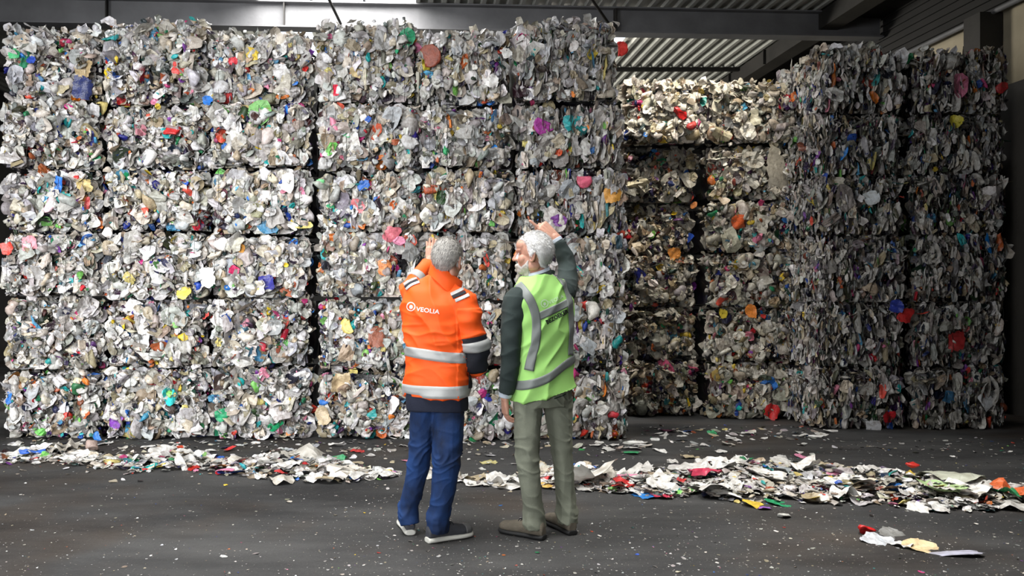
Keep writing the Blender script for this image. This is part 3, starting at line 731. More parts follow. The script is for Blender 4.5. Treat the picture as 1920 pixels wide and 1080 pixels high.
SKIN = lambda n, c: mat(n, c, .5, 0, .15, 120, .12, 14)
M_SK1 = SKIN('fair_skin', (.52, .27, .19, 1)); M_SK2 = SKIN('ruddy_skin', (.58, .30, .21, 1))
M_ORANGE = mat('fluorescent_orange_cloth', (1.0, .115, .012, 1), .62, 0, .12, 300, 0, spec=.3)
M_LIME = mat('fluorescent_lime_mesh', (.43, .82, .22, 1), .65, 0, .25, 500, 0, spec=.3)
M_REFL = mat('silver_reflective_tape', (.42, .43, .42, 1), .4, .0, .1, 300)
M_REFLG = mat('grey_reflective_tape', (.20, .22, .21, 1), .45, .0, .1, 300)
M_BLACK = mat('black_cloth', (.010, .012, .020, 1), .8, 0, .2, 300)
M_HEMSHADE = mat('navy_hem_shade', (.006, .009, .025, 1), .85, 0, .2, 200)
def denim():
    m = mat('blue_denim', (.003, .026, .105, 1), .8, 0, .3, 420, .7, 9, stretch=(1, 1, .6)); return m
M_DENIM = denim()
M_KHAKI = mat('khaki_cotton', (.23, .245, .185, 1), .8, 0, .25, 300, .18, 6, stretch=(1, 1, .5))
M_SUIT = mat('dark_green_wool', (.022, .036, .034, 1), .85, 0, .3, 400, .15, 10)
M_SHIRT = mat('pale_blue_shirt', (.55, .62, .70, 1), .7, 0, .1, 200)
M_HAIR1 = mat('grey_hair', (.44, .42, .39, 1), .6, 0, .3, 160, .35, 45)
M_HAIR2 = mat('white_hair', (.90, .88, .84, 1), .6, 0, .3, 160, .25, 30)
M_BEARD = mat('white_beard', (.56, .53, .49, 1), .7, 0, .3, 160, .2, 40)
M_SHOE1 = mat('charcoal_canvas', (.045, .047, .055, 1), .8, 0, .2, 200); M_SOLEW = mat('off_white_rubber', (.62, .61, .55, 1), .6)
M_SHOE2 = mat('grey_brown_nubuck', (.135, .115, .085, 1), .85, 0, .25, 150, .2, 20); M_SOLEB = mat('black_rubber', (.012, .012, .012, 1), .7)
M_TOE = mat('grey_rubber_toe', (.13, .13, .13, 1), .6); M_WHITEP = mat('white_print', (.85, .82, .78, 1), .5); M_BLACKP = mat('black_print', (.012, .02, .015, 1), .6)
M_FAINT = mat('faint_pale_print', (.62, .80, .55, 1), .5); M_EYE = mat('eyelid_skin', (.34, .17, .12, 1), .5)

# ------------------------------------------------------------------ the man in orange
def man_orange():
    root = bpy.data.objects.new('person', None); C.objects.link(root); root.location = (.12, 4.88, 0)
    tag(root, 'grey-haired man seen from behind in an orange hi-vis jacket and blue jeans, left hand raised', 'person')
    def own(o): o.matrix_parent_inverse = Matrix.Translation((-.12, -4.88, 0)); return o
    class Q:  # parent shorthand
        pass
    yaw = math.radians(-17)
    S = [(.865, .122, 4.868, .198, .152, 0), (.98, .124, 4.87, .197, .148, 0), (1.13, .120, 4.87, .190, .138, 0), (1.30, .115, 4.87, .200, .140, -.05), (1.41, .115, 4.87, .206, .135, -.10),
         (1.48, .122, 4.88, .194, .122, -.13), (1.53, .135, 4.89, .158, .105, -.14), (1.565, .152, 4.89, .118, .092, -.12), (1.60, .168, 4.89, .085, .08, -.1)]
    sl_l = [(.002, 4.95, 1.465, .086), (-.020, 5.10, 1.50, .076), (-.028, 5.24, 1.525, .068), (.02, 5.33, 1.61, .060), (.082, 5.40, 1.695, .050)]
    sl_r = [(.270, 4.80, 1.445, .088), (.318, 4.78, 1.32, .080), (.350, 4.79, 1.17, .070), (.362, 4.83, 1.06, .062), (.360, 4.95, 1.04, .056), (.340, 5.07, 1.06, .048)]
    lg_l = [(.064, 4.88, .90, .092), (.046, 4.89, .72, .086), (.026, 4.90, .52, .073), (-.012, 4.93, .30, .066), (-.044, 4.965, .17, .062), (-.036, 4.955, .062, .064)]
    lg_r = [(.198, 4.85, .90, .094), (.196, 4.825, .72, .096), (.185, 4.80, .52, .086), (.163, 4.80, .30, .074), (.136, 4.805, .17, .064), (.126, 4.815, .060, .068)]
    hc = (.192, 4.85, 1.695)
    hp, L, B = head_parts(hc, math.radians(-28), 1.06, -.12)
    neck = limb([(.150, 4.90, 1.47, .066), (.175, 4.885, 1.56, .060), (.188, 4.862, 1.64, .058)], 10, 20)
    arm_l = limb([(a, b, c, r * .62) for a, b, c, r in sl_l] + [(.095, 5.42, 1.715, .027)], 24, 16)
    arm_r = limb([(a, b, c, r * .62) for a, b, c, r in sl_r] + [(.330, 5.10, 1.07, .027)], 24, 16)
    hl = hand_parts((.098, 5.425, 1.715), (.05, .22, .97), (0, 1, -.2), 'L', [(.05, .06, .05), (0, .04, .03), (.03, .05, .03), (.08, .08, .05)], .92, (.5, .8, .1), .10)
    hr = hand_parts((.326, 5.115, 1.075), (-.5, .8, .2), (-.6, -.3, -.7), 'R', [(.5, .6, .3)] * 4, .95)
    bod = union(hp + [neck, torso([(z, x, y, a * .86, b * .82, t) for z, x, y, a, b, t in S], yaw), arm_l, arm_r] + hl + hr +
                [limb([(x, y, z, r * (.75 if z > .4 else .52)) for x, y, z, r in g] + [(g[-1][0], g[-1][1], .07, .03)], 24, 16) for g in (lg_l, lg_r)], .0042, 3)
    body = link('body', bod, root, [M_SK1]); bb = bvh(bod)
    line = lambda az: np.interp(az, [0, .9, 1.3, 1.55, 1.75, 2.1, PI], [.060, .045, .0, .002, .015, -.055, -.088]) if 1 else 0
    hair(body, bb, L, B, 1.06, line, .011, M_HAIR1, 3, .016, 6500)
    for sd in (-1, 1): link('eye', pymesh('eye', *ellip(L(sd * .030, .079, .002), (.013,) * 3)), body, [M_EYE])
    # trousers
    def wr_leg(p):
        k = math.exp(-((p.z - .52) / .09) ** 2) + 1.3 * math.exp(-((p.z - .13) / .09) ** 2) + .35
        q = ridge(Vector((p.x, p.y, p.z + .10 * noise.noise(p * 7) - .45 * p.x)), 7, 7, 14, 3); v = ridge(p, 12, 12, 2.5, 17)
        return .009 * k * max(q, 0) ** 3 + .003 * max(v, 0) ** 2 + .003 * noise.noise(Vector((p.x * 16, p.y * 16, p.z * 32))) * k - .004
    hip = torso([(.80, .125, 4.868, .16, .118, 0), (.88, .125, 4.868, .170, .120, 0), (1.0, .124, 4.87, .165, .115, 0)], yaw, 12)
    tm = union([hip, limb(lg_l, 36, 24, 1.05, round_ends=False), limb(lg_r, 36, 24, 1.05, round_ends=False)], .006, 4); displace(tm, wr_leg)
    link('jeans', tm, body, [M_DENIM])
    sh = union([torso([(.785, .126, 4.865, .186, .142, 0), (.84, .125, 4.866, .188, .142, 0), (.93, .122, 4.868, .180, .134, 0)], yaw, 12)], .006, 3); displace(sh, lambda p: .006 * ridge(p, 9, 9, 3, 1))
    link('hem_shade_shell', sh, body, [M_HEMSHADE])  # dark shell added for the shade under the jacket hem
    # jacket
    def wr(p):
        a = ridge(Vector((p.x + .6 * p.z, p.y, p.z)), 7, 5, 4, 5); b = noise.noise(Vector((p.x * 9 - p.z * 5, p.y * 8, p.z * 11)))
        c = ridge(p, 6, 6, 16, 9)
        low = math.exp(-((p.z - 1.20) / .16) ** 2)
        return .017 * max(a, 0) ** 2 + .009 * b + .012 * low * max(c, 0) ** 2 + (.006 * c if p.x > .24 and p.z < 1.4 else 0) - .006
    tv, tf = torso(S, yaw, 46, 56)
    tor = union([(tv, tf)], .008, 3); displace(tor, wr); tb = bvh(tor)
    jm = union([(tv, tf), limb(sl_l, 30, 28, round_ends=False), limb(sl_r, 34, 28, round_ends=False), ellip((.012, 4.94, 1.465), (.095, .095, .085)), ellip((.258, 4.81, 1.435), (.092, .095, .09))], .006, 5)
    displace(jm, wr); jk = link('hi_vis_jacket', jm, body, [M_ORANGE]); jb = bvh(jm)
    # stand-up collar
    cr = []
    for z, rr in ((1.545, .098), (1.60, .094), (1.645, .090), (1.648, .084), (1.60, .080), (1.555, .080)):
        th = np.linspace(0, 2 * PI, 40, endpoint=False)
        cr.append(np.stack([.172 + (z - 1.55) * .25 + rr * np.cos(th), 4.878 + rr * np.sin(th) * 1.05, z - .065 * np.cos(th + .1) - .02 + .022 * np.clip(-np.cos(th), 0, 1)], 1))
    V, Fc = rings_to_mesh(cr, False); V = V + np.array([[.004 * noise.noise(Vector(p) * 18)] * 3 for p in V]); link('collar', pymesh('collar', V, Fc), jk, [M_ORANGE])
    sag = lambda th: -.012 * math.sin(th) * -1
    ring_band(jk, tb, 1.125, .062, .12, 4.87, yaw, -.10, M_REFL)
    ring_band(jk, tb, .905, .072, .12, 4.87, yaw, .0, M_REFL)
    # side panel, black
    strip(jk, tb, [(878, 640), (881, 690), (880, 728)], .024, M_BLACK, 'side_panel', .0075)
    sleeve_band(jk, jb, sl_r, .31, .60, M_BLACK, 'dark_sleeve_panel', .003); sleeve_band(jk, jb, sl_r, .345, .425, M_REFL, off=.010)
    sleeve_band(jk, jb, sl_r, .80, .86, M_REFL, off=.004)
    sleeve_band(jk, jb, sl_l, .62, .74, M_REFL, off=.004)
    for pts, w, m_, of in (([(845, 553), (856, 548), (868, 542)], .018, M_REFL, .005), ([(848, 558), (860, 553), (872, 548)], .017, M_BLACK, .0045), ([(853, 564), (865, 559), (878, 553)], .018, M_REFL, .005),
                        ([(757, 534), (768, 526), (782, 520)], .017, M_REFL, .005), ([(759, 539), (769, 531), (784, 525)], .010, M_BLACK, .0045), ([(762, 543), (772, 535), (787, 529)], .014, M_REFL, .005)):
        strip(jk, jb, pts, w, m_, 'shoulder_stripe', of)
    writing(jk, jb, '', 771.0, 575, 0, .03, M_WHITEP, 'emblem', emblem=.0265)
    writing(jk, jb, 'VEOLIA', 780.5, 583, math.radians(-7), .0255, M_WHITEP, 'lettering', 1.12)
    shoe(body, (-.034, 4.925), (-.16, .98), .29, M_SHOE1, M_SOLEW, M_TOE, .036, 1.0, M_BLACK)
    shoe(body, (.068, 4.775), (.87, .49), .31, M_SHOE1, M_SOLEW, M_TOE, .036, 1.0, M_BLACK)
    for ch in root.children: ch.matrix_parent_inverse = Matrix.Translation((-.12, -4.88, 0))
    return root
man_orange()

# ------------------------------------------------------------------ the man in the green vest
def man_green():
    root = bpy.data.objects.new('person', None); C.objects.link(root); root.location = (.80, 4.93, 0)
    tag(root, 'white-haired bearded man in a lime hi-vis vest and khaki trousers, right arm raised pointing', 'person')
    yaw = math.radians(24)
    S = [(.875, .785, 4.93, .198, .150, .24), (1.0, .785, 4.93, .190, .134, .12), (1.16, .785, 4.93, .184, .130, .05), (1.34, .775, 4.93, .194, .134, .05), (1.44, .766, 4.93, .198, .130, .10),
         (1.51, .757, 4.93, .182, .114, .15), (1.56, .750, 4.93, .140, .096, .15), (1.60, .745, 4.93, .092, .078, .10)]
    sl_l = [(.612, 4.86, 1.455, .082), (.585, 4.84, 1.33, .074), (.572, 4.83, 1.18, .064), (.570, 4.84, 1.04, .058), (.545, 4.865, .885, .047)]
    sl_r = [(.915, 4.99, 1.49, .082), (.962, 5.11, 1.56, .070), (.985, 5.20, 1.66, .060), (.965, 5.22, 1.75, .053), (.925, 5.225, 1.825, .043)]
    lg_l = [(.700, 4.90, .92, .098), (.682, 4.885, .74, .088), (.675, 4.865, .54, .073), (.700, 4.87, .30, .066), (.716, 4.882, .17, .061), (.724, 4.880, .058, .064)]
    lg_r = [(.868, 4.955, .92, .098), (.885, 4.96, .74, .088), (.905, 4.965, .54, .071), (.926, 4.98, .30, .063), (.938, 4.990, .17, .061), (.944, 4.982, .058, .062)]
    hc = (.722, 4.925, 1.737); s = 1.06
    hp, L, B = head_parts(hc, math.radians(74), s, .0)
    neck = limb([(.748, 4.94, 1.48, .068), (.748, 4.935, 1.58, .062), (.742, 4.93, 1.68, .060)], 10, 20)
    arm_l = limb([(a, b, c, r * .62) for a, b, c, r in sl_l] + [(.541, 4.872, .855, .027)], 24, 16)
    arm_r = limb([(a, b, c, r * .62) for a, b, c, r in sl_r] + [(.905, 5.23, 1.855, .028)], 24, 16)
    hl = hand_parts((.541, 4.874, .85), (.06, .06, -1), (.95, .25, .1), 'L', [(.30, .35, .2), (.35, .4, .25), (.4, .4, .25), (.4, .45, .3)], 1.0, (.75, .5, .35))
    hr = hand_parts((.900, 5.232, 1.862), (-.72, .08, .69), (-.25, .9, -.35), 'R', [(-.05, .06, .04), (.7, 1.2, .8), (.8, 1.3, .8), (.85, 1.3, .8)], 1.12, (.30, .9, .25))
    bod = union(hp + [neck, torso([(z, x, y, a * .86, b * .82, t) for z, x, y, a, b, t in S], yaw), arm_l, arm_r] + hl + hr +
                [limb([(x, y, z, r * (.75 if z > .4 else .52)) for x, y, z, r in g] + [(g[-1][0], g[-1][1], .07, .03)], 24, 16) for g in (lg_l, lg_r)], .0042, 3)
    body = link('body', bod, root, [M_SK2]); bb = bvh(bod)
    line = lambda az: np.interp(az, [0, .7, 1.1, 1.35, 1.5, 1.7, 2.0, 2.3, PI], [.085, .072, .040, -.020, -.010, .012, -.030, -.078, -.098])
    hair(body, bb, L, B, s, line, .013, M_HAIR2, 5, .020, 8000, .6)
    for sd in (-1, 1): link('eye', pymesh('eye', *ellip(L(sd * .030, .0665, .002), (.0125,) * 3)), body, [M_EYE])
    # beard: cast over the jaw
    V = []; Fc = []; c = Vector(L(0, .02, -.055)); NA, NE = 48, 26; r = np.random.default_rng(9)
    for j in range(NE):
        el = .35 - 1.85 * j / (NE - 1)
        for i in range(NA):
            az = -1.75 + 3.5 * i / (NA - 1)
            dv = Vector(np.array((math.sin(az) * math.cos(el), math.cos(az) * math.cos(el), math.sin(el))) @ B)
            h = bb.ray_cast(c + dv * .2, -dv)[0] or c + dv * .06
            if (h - c).length > .10 * s: h = c + dv * .075 * s
            zl = (np.array(h) - np.array(L(0, 0, 0))) @ B.T / s
            top = np.interp(abs(az), [0, .35, .7, 1.2, 1.6], [-.056, -.060, -.080, -.064, -.036]); k = max(-.6, min(1, (top - zl[2]) / .010))
            if abs(az) > 1.6 or zl[2] < -.125: k = -.6
            V.append(h + dv * (.007 * k * (1 + .5 * noise.noise(h * 70))))
    for j in range(NE - 1):
        for i in range(NA - 1): Fc.append((j * NA + i, (j + 1) * NA + i, (j + 1) * NA + i + 1, j * NA + i + 1))
    link('beard', pymesh('beard', V, Fc), body, [M_BEARD])
    # trousers
    def wr_leg(p):
        k = 1.1 * math.exp(-((p.z - .52) / .10) ** 2) + 1.3 * math.exp(-((p.z - .12) / .09) ** 2) + .8 * math.exp(-((p.z - .84) / .08) ** 2) + .35
        q = ridge(Vector((p.x + .5 * p.z, p.y, p.z + .09 * noise.noise(p * 7) + .35 * p.x)), 7, 7, 13, 7)
        v = ridge(p, 15, 15, 2.2, 13)
        return .008 * k * max(q, 0) ** 3 + .004 * max(v, 0) ** 2 + .003 * noise.noise(Vector((p.x * 14, p.y * 14, p.z * 30))) * k - .005
    hip = torso([(.80, .784, 4.925, .168, .128, 0), (.88, .784, 4.925, .178, .124, .03), (.99, .785, 4.93, .168, .112, .05)], yaw, 12)
    tm = union([hip, limb(lg_l, 36, 24, 1.05, round_ends=False), limb(lg_r, 36, 24, 1.05, round_ends=False)], .006, 4); displace(tm, wr_leg)
    tr = link('khaki_trousers', tm, body, [M_KHAKI]); tb = bvh(tm)
    # suit jacket: sleeves and what shows of it at the neck
    def wr_s(p): return .006 * max(ridge(p, 7, 7, 15, 2), 0) ** 2 + .004 * noise.noise(p * 16) - .003
    jm = union([torso([(z, x, y, a * .93, b * .9, t) for z, x, y, a, b, t in S[1:]], yaw), limb(sl_l, 34, 28, round_ends=False), limb(sl_r, 30, 28, round_ends=False), ellip((.622, 4.866, 1.45), (.084, .088, .082)), ellip((.905, 4.985, 1.488), (.082, .088, .078))], .006, 4)
    displace(jm, wr_s); jk = link('suit_jacket', jm, body, [M_SUIT])
    for (k0, k1, r0) in ((sl_l[-1], (.5425, 4.870, .862), .040), (sl_r[-1], (.913, 5.228, 1.845), .038)):
        v, f = limb([tuple(k0[:3]) + (r0 + .001,), tuple(k1) + (r0,)], 6, 24, round_ends=False); link('shirt_cuff', pymesh('cuff', v, f), jk, [M_SHIRT])
    for z0, rr, m_, nm, hh in ((1.565, .082, M_SUIT, 'jacket_collar', .052), (1.575, .074, M_SHIRT, 'shirt_collar', .060)):
        cr = []
        for dz, q in ((-.02, rr + .014), (hh * .5, rr + .006), (hh, rr), (hh, rr - .006), (0, rr - .006)):
            th = np.linspace(0, 2 * PI, 40, endpoint=False)
            cr.append(np.stack([.747 + q * np.cos(th), 4.935 + q * np.sin(th), z0 + dz + .05 * q / rr * np.cos(th - yaw) * .5 - .015 * np.clip(np.sin(th), 0, 1)], 1))
        V, Fc = rings_to_mesh(cr, False); link(nm, pymesh(nm, V, Fc), jk, [m_])
    # the vest
    def wr(p):
        a = ridge(Vector((p.x * .9 - .8 * p.z, p.y, p.z)), 8, 4, 4.5, 4); b = noise.noise(Vector((p.x * 10 - p.z * 7, p.y * 8, p.z * 8)))
        return .014 * max(a, 0) ** 2 + .006 * b - .004
    vm = union([torso(S, yaw, 46, 56, grow=.006), ellip((.640, 4.885, 1.475), (.060, .075, .068)), ellip((.880, 4.985, 1.505), (.060, .075, .068))], .006, 5); displace(vm, wr)
    vs = link('hi_vis_vest', vm, body, [M_LIME]); vb = bvh(vm)
    ring_band(vs, vb, 1.018, .056, .785, 4.93, yaw, .42, M_REFLG, off=.003)
    strip(vs, vb, [(974, 533), (984, 548), (997, 572), (1004, 600), (1003, 640), (996, 668), (991, 694)], .052, M_REFLG, off=.0035)
    strip(vs, vb, [(1050, 512), (1062, 530), (1071, 556), (1075, 590), (1076, 630), (1074, 668)], .040, M_REFLG, off=.0035)
    strip(vs, vb, [(1001, 597), (1030, 584), (1054, 574), (1074, 565)], .046, M_REFLG, off=.0022)
    writing(vs, vb, 'BEZOEKER', 1025, 608, math.radians(26), .024, M_BLACKP, 'lettering', .96, bold=.05)
    writing(vs, vb, '', 1021, 569, 0, .03, M_FAINT, 'emblem', emblem=.024)
    writing(vs, vb, 'VEOLIA', 1031, 571, math.radians(24), .022, M_FAINT, 'lettering', 1.0)
    # trouser pocket, belt
    strip(tr, tb, [(1040, 748), (1052, 745), (1064, 741)], .006, M_SUIT, 'pocket_welt', .001)
    shoe(body, (.775, 4.835), (-.80, .60), .305, M_SHOE2, M_SOLEB, None, .032, 1.03, M_BLACK)
    shoe(body, (.966, 4.925), (-.34, .94), .305, M_SHOE2, M_SOLEB, None, .032, 1.03, M_BLACK)
    for ch in root.children: ch.matrix_parent_inverse = Matrix.Translation((-.80, -4.93, 0))
    return root
man_green()

# ------------------------------------------------------------------ litter on the floor
# everything the sweeper left: the larger scraps one by one, the crumbs as one object
SCR = []
for i in range(26):
    V, Q = film_template(9, 300 + i, 6, R.uniform(.35, .75))
    me = npmesh('scrap', V, [Q], None, [False]); me.materials.append(M_SCRAP); SCR.append(me)
for i in range(6):
    V, Q = blob_template(400 + i, 2, .25)
    me = npmesh('crushed', V, [Q], None, [True]); me.materials.append(M_SCRAP); SCR.append(me)
def ztop(me): return min(v.co.z for v in me.vertices)
ZM = [ztop(m) for m in SCR]
def scrap(name, px, py, half, flat, col, label, group, k=None, rz=None, lift=0, asp=1.0, cat='scrap'):
    k = int(R.integers(0, 26)) if k is None else k
    o = bpy.data.objects.new(name, SCR[k]); C.objects.link(o)
    g = ground(px, py); sz = half * flat
    o.scale = (half * asp, half / asp, sz)
    o.rotation_euler = (R.normal(0, .12), R.normal(0, .12), R.uniform(0, 2 * PI) if rz is None else rz)
    o.location = (g.x, g.y, -ZM[k] * sz * .82 + lift)
    o.color = tuple(col) + (1,)
    tag(o, label, cat, group)
    return o
RIDGE_L = [(0, 852, 872, .03), (60, 845, 872, .05), (120, 838, 872, .05), (180, 850, 880, .05), (260, 858, 888, .05), (330, 838, 886, .10), (400, 858, 890, .08), (450, 862, 897, .08),
           (540, 842, 905, .16), (600, 855, 910, .13), (660, 870, 907, .07), (700, 882, 900, .03), (745, 885, 893, .01)]
RIDGE_M = [(800, 872, 898, .04), (880, 898, 912, .03), (950, 893, 918, .05), (1010, 872, 916, .10)]
RIDGE_R = [(1015, 875, 920, .10), (1090, 872, 922, .12), (1150, 892, 925, .06), (1230, 878, 935, .10), (1300, 870, 940, .12), (1380, 862, 944, .13), (1460, 858, 945, .13), (1540, 868, 948, .13),
           (1620, 878, 950, .13), (1700, 888, 955, .13), (1780, 898, 962, .14), (1860, 908, 962, .13), (1925, 915, 955, .11)]
def in_ridge(Rg, px, t):
    xs = [q[0] for q in Rg]
    y0 = np.interp(px, xs, [q[1] for q in Rg]); y1 = np.interp(px, xs, [q[2] for q in Rg]); h = np.interp(px, xs, [q[3] for q in Rg])
    return y0 + (y1 - y0) * t, h * math.sin(PI * min(1, max(0, t))) ** .8
NAMES = [((.80, .79, .76), 'white'), ((.66, .65, .62), 'white'), ((.55, .52, .46), 'grey'), ((.50, .42, .28), 'tan'), ((.62, .04, .04), 'red'), ((.03, .12, .5), 'blue'),
         ((.75, .55, .08), 'yellow'), ((.05, .35, .14), 'green'), ((.62, .22, .35), 'pink'), ((.04, .04, .05), 'black'), ((.75, .25, .05), 'orange')]
WTS = np.array([34, 22, 12, 7, 5, 4, 3.5, 3, 3, 3, 2.5]); WTS /= WTS.sum()
ADJ = {'white': 'crumpled white plastic film', 'grey': 'dull grey plastic film', 'tan': 'torn tan plastic wrapper', 'red': 'crushed red plastic scrap', 'blue': 'crumpled blue plastic scrap',
       'yellow': 'crumpled yellow wrapper', 'green': 'crumpled green wrapper', 'pink': 'torn pink plastic film', 'black': 'crumpled black film', 'orange': 'crumpled orange wrapper'}
for Rg, n, tx, gr in ((RIDGE_L, 105, 'lying in the litter ridge on the floor at the left', 'scraps in the left litter ridge'), (RIDGE_M, 14, 'on the floor around the two men\'s legs', 'scraps around the men'),
                      (RIDGE_R, 150, 'lying in the long litter ridge right of the men', 'scraps in the right litter ridge')):
    a, b_ = Rg[0][0], Rg[-1][0]
    for i in range(n):
        px = a + (b_ - a) * (i + R.random()) / n; t = R.beta(1.6, 1.6)
        py, h = in_ridge(Rg, px, t)
        k = R.choice(len(NAMES), p=WTS); c, nm = NAMES[k]; c = np.clip(np.array(c) * R.uniform(.85, 1.1), 0, .9)
        half = float(np.clip(np.exp(R.normal(math.log(.078), .38)), .04, .16))
        if nm not in ('white', 'grey', 'tan'): half *= .7
        scrap('plastic_scrap', px, py, half, R.uniform(.35, .75), c, '%s %s' % (ADJ[nm], tx), '%s, %s' % (gr, nm), lift=h * R.uniform(0, .55), asp=R.uniform(.8, 1.5))
# single pieces one can pick out
def one(name, px, py, half, flat, col, label, cat, **kw): return scrap(name, px, py, half, flat, col, label, None, cat=cat, **kw)
one('film_bag', 566, 868, .19, 1.15, (.50, .48, .43), 'tall peaked translucent plastic bag on the left litter ridge', 'bag', k=3, lift=.03)
one('film_bag', 455, 880, .12, .6, (.62, .58, .70), 'white bag with a lilac print on the left litter ridge', 'bag', k=5, lift=.04)
one('blue_wrapper', 432, 888, .10, .45, (.02, .09, .42), 'deep blue wrapper at the front of the left litter ridge', 'wrapper', k=7)
one('crushed_cup', 174, 848, .075, 1.5, (.40, .30, .26), 'brownish crushed cup lying near the foot of the left bales', 'cup', k=27)
one('film_bag', 655, 893, .17, .6, (.74, .70, .62), 'large cream film bag at the right end of the left ridge', 'bag', k=9, lift=.02)
one('film_bag', 1098, 908, .21, .85, (.76, .74, .68), 'large cream bag heaped just right of the khaki trousers', 'bag', k=11, lift=.02)
one('yellow_wrapper', 1030, 914, .08, .6, (.62, .40, .10), 'mustard wrapper seen between the khaki trouser legs', 'wrapper', k=12)
one('film_sheet', 896, 908, .12, .25, (.72, .71, .67), 'flat torn white sheet on the floor between the two men', 'film', k=13)
one('film_sheet', 952, 912, .13, .3, (.70, .69, .66), 'flat crumpled sheet touching the left khaki trouser leg', 'film', k=14)
one('yellow_wrapper', 916, 868, .07, .3, (.55, .50, .22), 'small yellowish leaf-like scrap alone on the floor between the men', 'wrapper', k=15)
one('blue_wrapper', 1212, 930, .10, .4, (.03, .22, .62), 'bright blue wrapper at the front edge of the right ridge', 'wrapper', k=16)
one('red_wrapper', 1240, 933, .08, .4, (.60, .04, .09), 'red wrapper beside a bright blue one in the right ridge', 'wrapper', k=17)
one('red_wrapper', 1320, 908, .12, .5, (.50, .03, .08), 'dark red wrapper in the middle of the right ridge', 'wrapper', k=18, lift=.08)
one('yellow_wrapper', 1412, 948, .09, .3, (.75, .52, .06), 'yellow wrapper lying at the front foot of the right ridge', 'wrapper', k=19)
one('purple_wrapper', 1432, 954, .05, .4, (.30, .12, .45), 'small purple wrapper beside the yellow one before the right ridge', 'wrapper', k=20)
one('green_wrapper', 1460, 945, .08, .3, (.02, .30, .12), 'dark green scrap at the front foot of the right ridge', 'wrapper', k=21)
one('crushed_bottle', 1470, 970, .065, .7, (.66, .66, .62), 'small white crushed piece alone before the right ridge', 'scrap', k=28)
one('red_cup', 1706, 902, .07, .9, (.70, .04, .03), 'bright red cup on top of the right ridge', 'cup', k=29, lift=.12)
one('green_bag', 1760, 935, .16, .5, (.45, .62, .30), 'pale green printed bag toward the right end of the ridge', 'bag', k=2, lift=.06)
one('film_bag', 1830, 935, .19, .6, (.76, .76, .72), 'large white printed bag near the right end of the ridge', 'bag', k=4, lift=.05)
one('film_bag', 1790, 915, .22, .7, (.52, .54, .44), 'large translucent greenish bag behind the printed bags at right', 'bag', k=6, lift=.06)
one('orange_wrapper', 1900, 938, .13, .5, (.75, .16, .05), 'orange-red wrapper at the right edge of the photo', 'wrapper', k=8, lift=.06, rz=.8)
one('blue_wrapper', 1690, 928, .09, .4, (.02, .14, .45), 'blue scrap low in the right ridge under the red cup', 'wrapper', k=10, lift=.04)
one('red_wrapper', 1625, 1001, .062, .8, (.68, .02, .02), 'small bright red crushed wrapper alone in the right foreground', 'wrapper', k=30)
one('grey_film', 1675, 1004, .09, .3, (.22, .22, .21), 'thin dark grey film in the right foreground group', 'film', k=22)
one('white_packet', 1645, 1015, .09, .28, (.62, .65, .70), 'pale blue-white packet in the right foreground group', 'packet', k=23)
one('white_packet', 1690, 1023, .065, .5, (.80, .80, .80), 'bright white folded packet beside the tan wrapper in the foreground', 'packet', k=24)
one('tan_wrapper', 1722, 1027, .10, .3, (.72, .56, .32), 'sandy tan wrapper in the right foreground group', 'wrapper', k=25)
one('printed_packet', 1785, 1040, .10, .22, (.42, .42, .52), 'long flat printed packet, last of the right foreground group', 'packet', k=0, asp=1.7, rz=-.25)

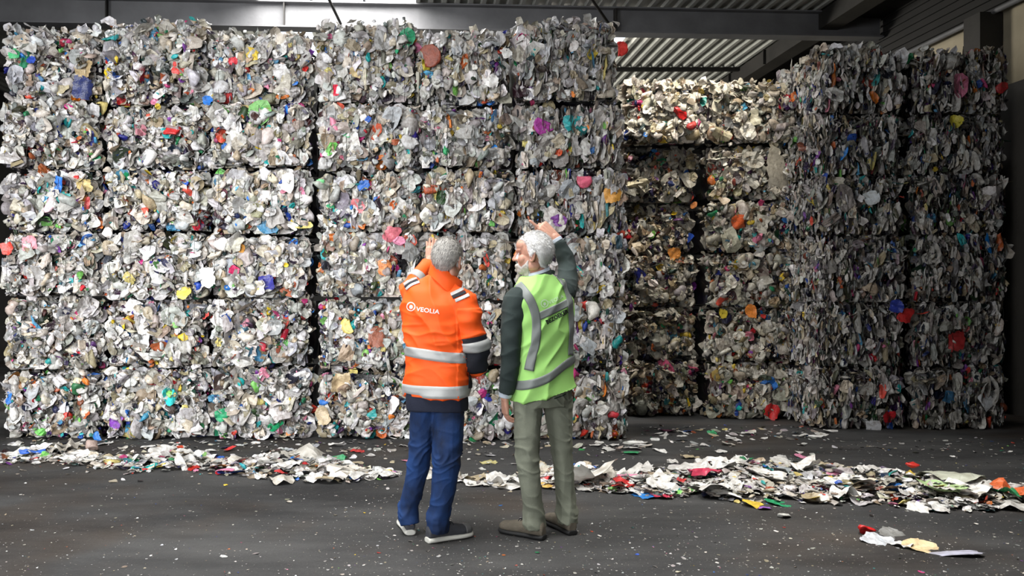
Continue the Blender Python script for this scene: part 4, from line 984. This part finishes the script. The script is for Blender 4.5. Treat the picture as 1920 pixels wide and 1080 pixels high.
# loose middle-size scraps near the bales' feet and behind the right ridge, then the crumbs
for i in range(34):
    px = R.uniform(1180, 1560); py = R.uniform(805, 868) if px > 1210 else R.uniform(818, 850)
    c, nm = NAMES[R.choice(len(NAMES), p=WTS)]
    scrap('plastic_scrap', px, py, float(R.uniform(.04, .09)), R.uniform(.2, .4), c, '%s scattered on the floor between the right ridge and the recess' % ADJ[nm], 'scraps before the recess, ' + nm, asp=1.3)
for i in range(34):
    px = R.uniform(0, 1180); py = R.uniform(829, 848)
    c, nm = NAMES[R.choice(len(NAMES), p=WTS)]
    scrap('plastic_scrap', px, py, float(R.uniform(.035, .075)), R.uniform(.3, .6), c, '%s at the foot of the big pale wall of bales' % ADJ[nm], 'scraps at the foot of the pale wall, ' + nm, asp=1.2)
def crumbs(name, pts, sizes, cols, label, flat=.5):
    n = len(pts); N = np.tile((0., 0, 1), (n, 1)) + R.normal(0, .22, (n, 3)); N /= np.linalg.norm(N, axis=1, keepdims=True)
    S = np.stack([sizes * R.uniform(.7, 1.4, n), sizes, sizes * flat], 1)
    Vs, Qs, Ts, Cs, off = scatter(pts, N, R.uniform(0, 6.3, n), S, cols, R, .15)
    V = np.concatenate(Vs); V[:, 2] = np.maximum(V[:, 2], .002)
    polys = [np.concatenate(Qs)] + ([np.concatenate(Ts)] if Ts else [])
    o = link(name, npmesh(name, V, polys, np.concatenate(Cs), [False, True][:len(polys)]), None, [M_PL])
    tag(o, label, 'litter', None, 'stuff')
def gp(px, py, z):
    Y = F * CAMZ / (py - CY); return np.stack([(px - CX) / F * Y, Y, z + 0 * Y], -1)
pts = []; sz = []
for Rg, n in ((RIDGE_L, 1100), (RIDGE_M, 120), (RIDGE_R, 2300)):
    px = R.uniform(Rg[0][0], Rg[-1][0], n); t = R.beta(1.7, 1.7, n)
    yh = np.array([in_ridge(Rg, a, b_) for a, b_ in zip(px, t)])
    pts.append(gp(px, yh[:, 0], 0) + np.stack([0 * px, 0 * px, .008 + yh[:, 1] * R.uniform(0, .6, n)], 1)); sz.append(np.clip(np.exp(R.normal(math.log(.026), .5, n)), .010, .07))
pts = np.concatenate(pts); sz = np.concatenate(sz)
crumbs('ridge_litter', pts, sz, palette(len(pts), R, (60, 14, 10, 6, 10)), 'small plastic litter making up the swept ridges on the floor', .6)
n = 900; px = R.uniform(-40, 1960, n); py = 797 + R.gamma(1.6, 14, n) + np.where((px < 1200) | (px > 1540), 24, 0)
crumbs('foot_litter', gp(px, py, .006), np.clip(np.exp(R.normal(math.log(.017), .5, n)), .006, .05) * np.where(px > 1540, .6, 1), palette(n, R, (62, 14, 8, 5, 11)), 'small litter strewn along the feet of the bales', .3)
n = 7500; py = 840 + 300 * R.random(n) ** 1.0; px = R.uniform(-20, 1940, n)
keep = R.random(n) < np.where(px > 620, 1, .55)
px, py = px[keep], py[keep]; n = len(px)
crumbs('floor_specks', gp(px, py, .002), np.clip(np.exp(R.normal(math.log(.0030), .6, n)), .0015, .02), palette(n, R, (55, 25, 12, 0, 8)), 'tiny white specks of plastic sprinkled over the dark floor', .25)
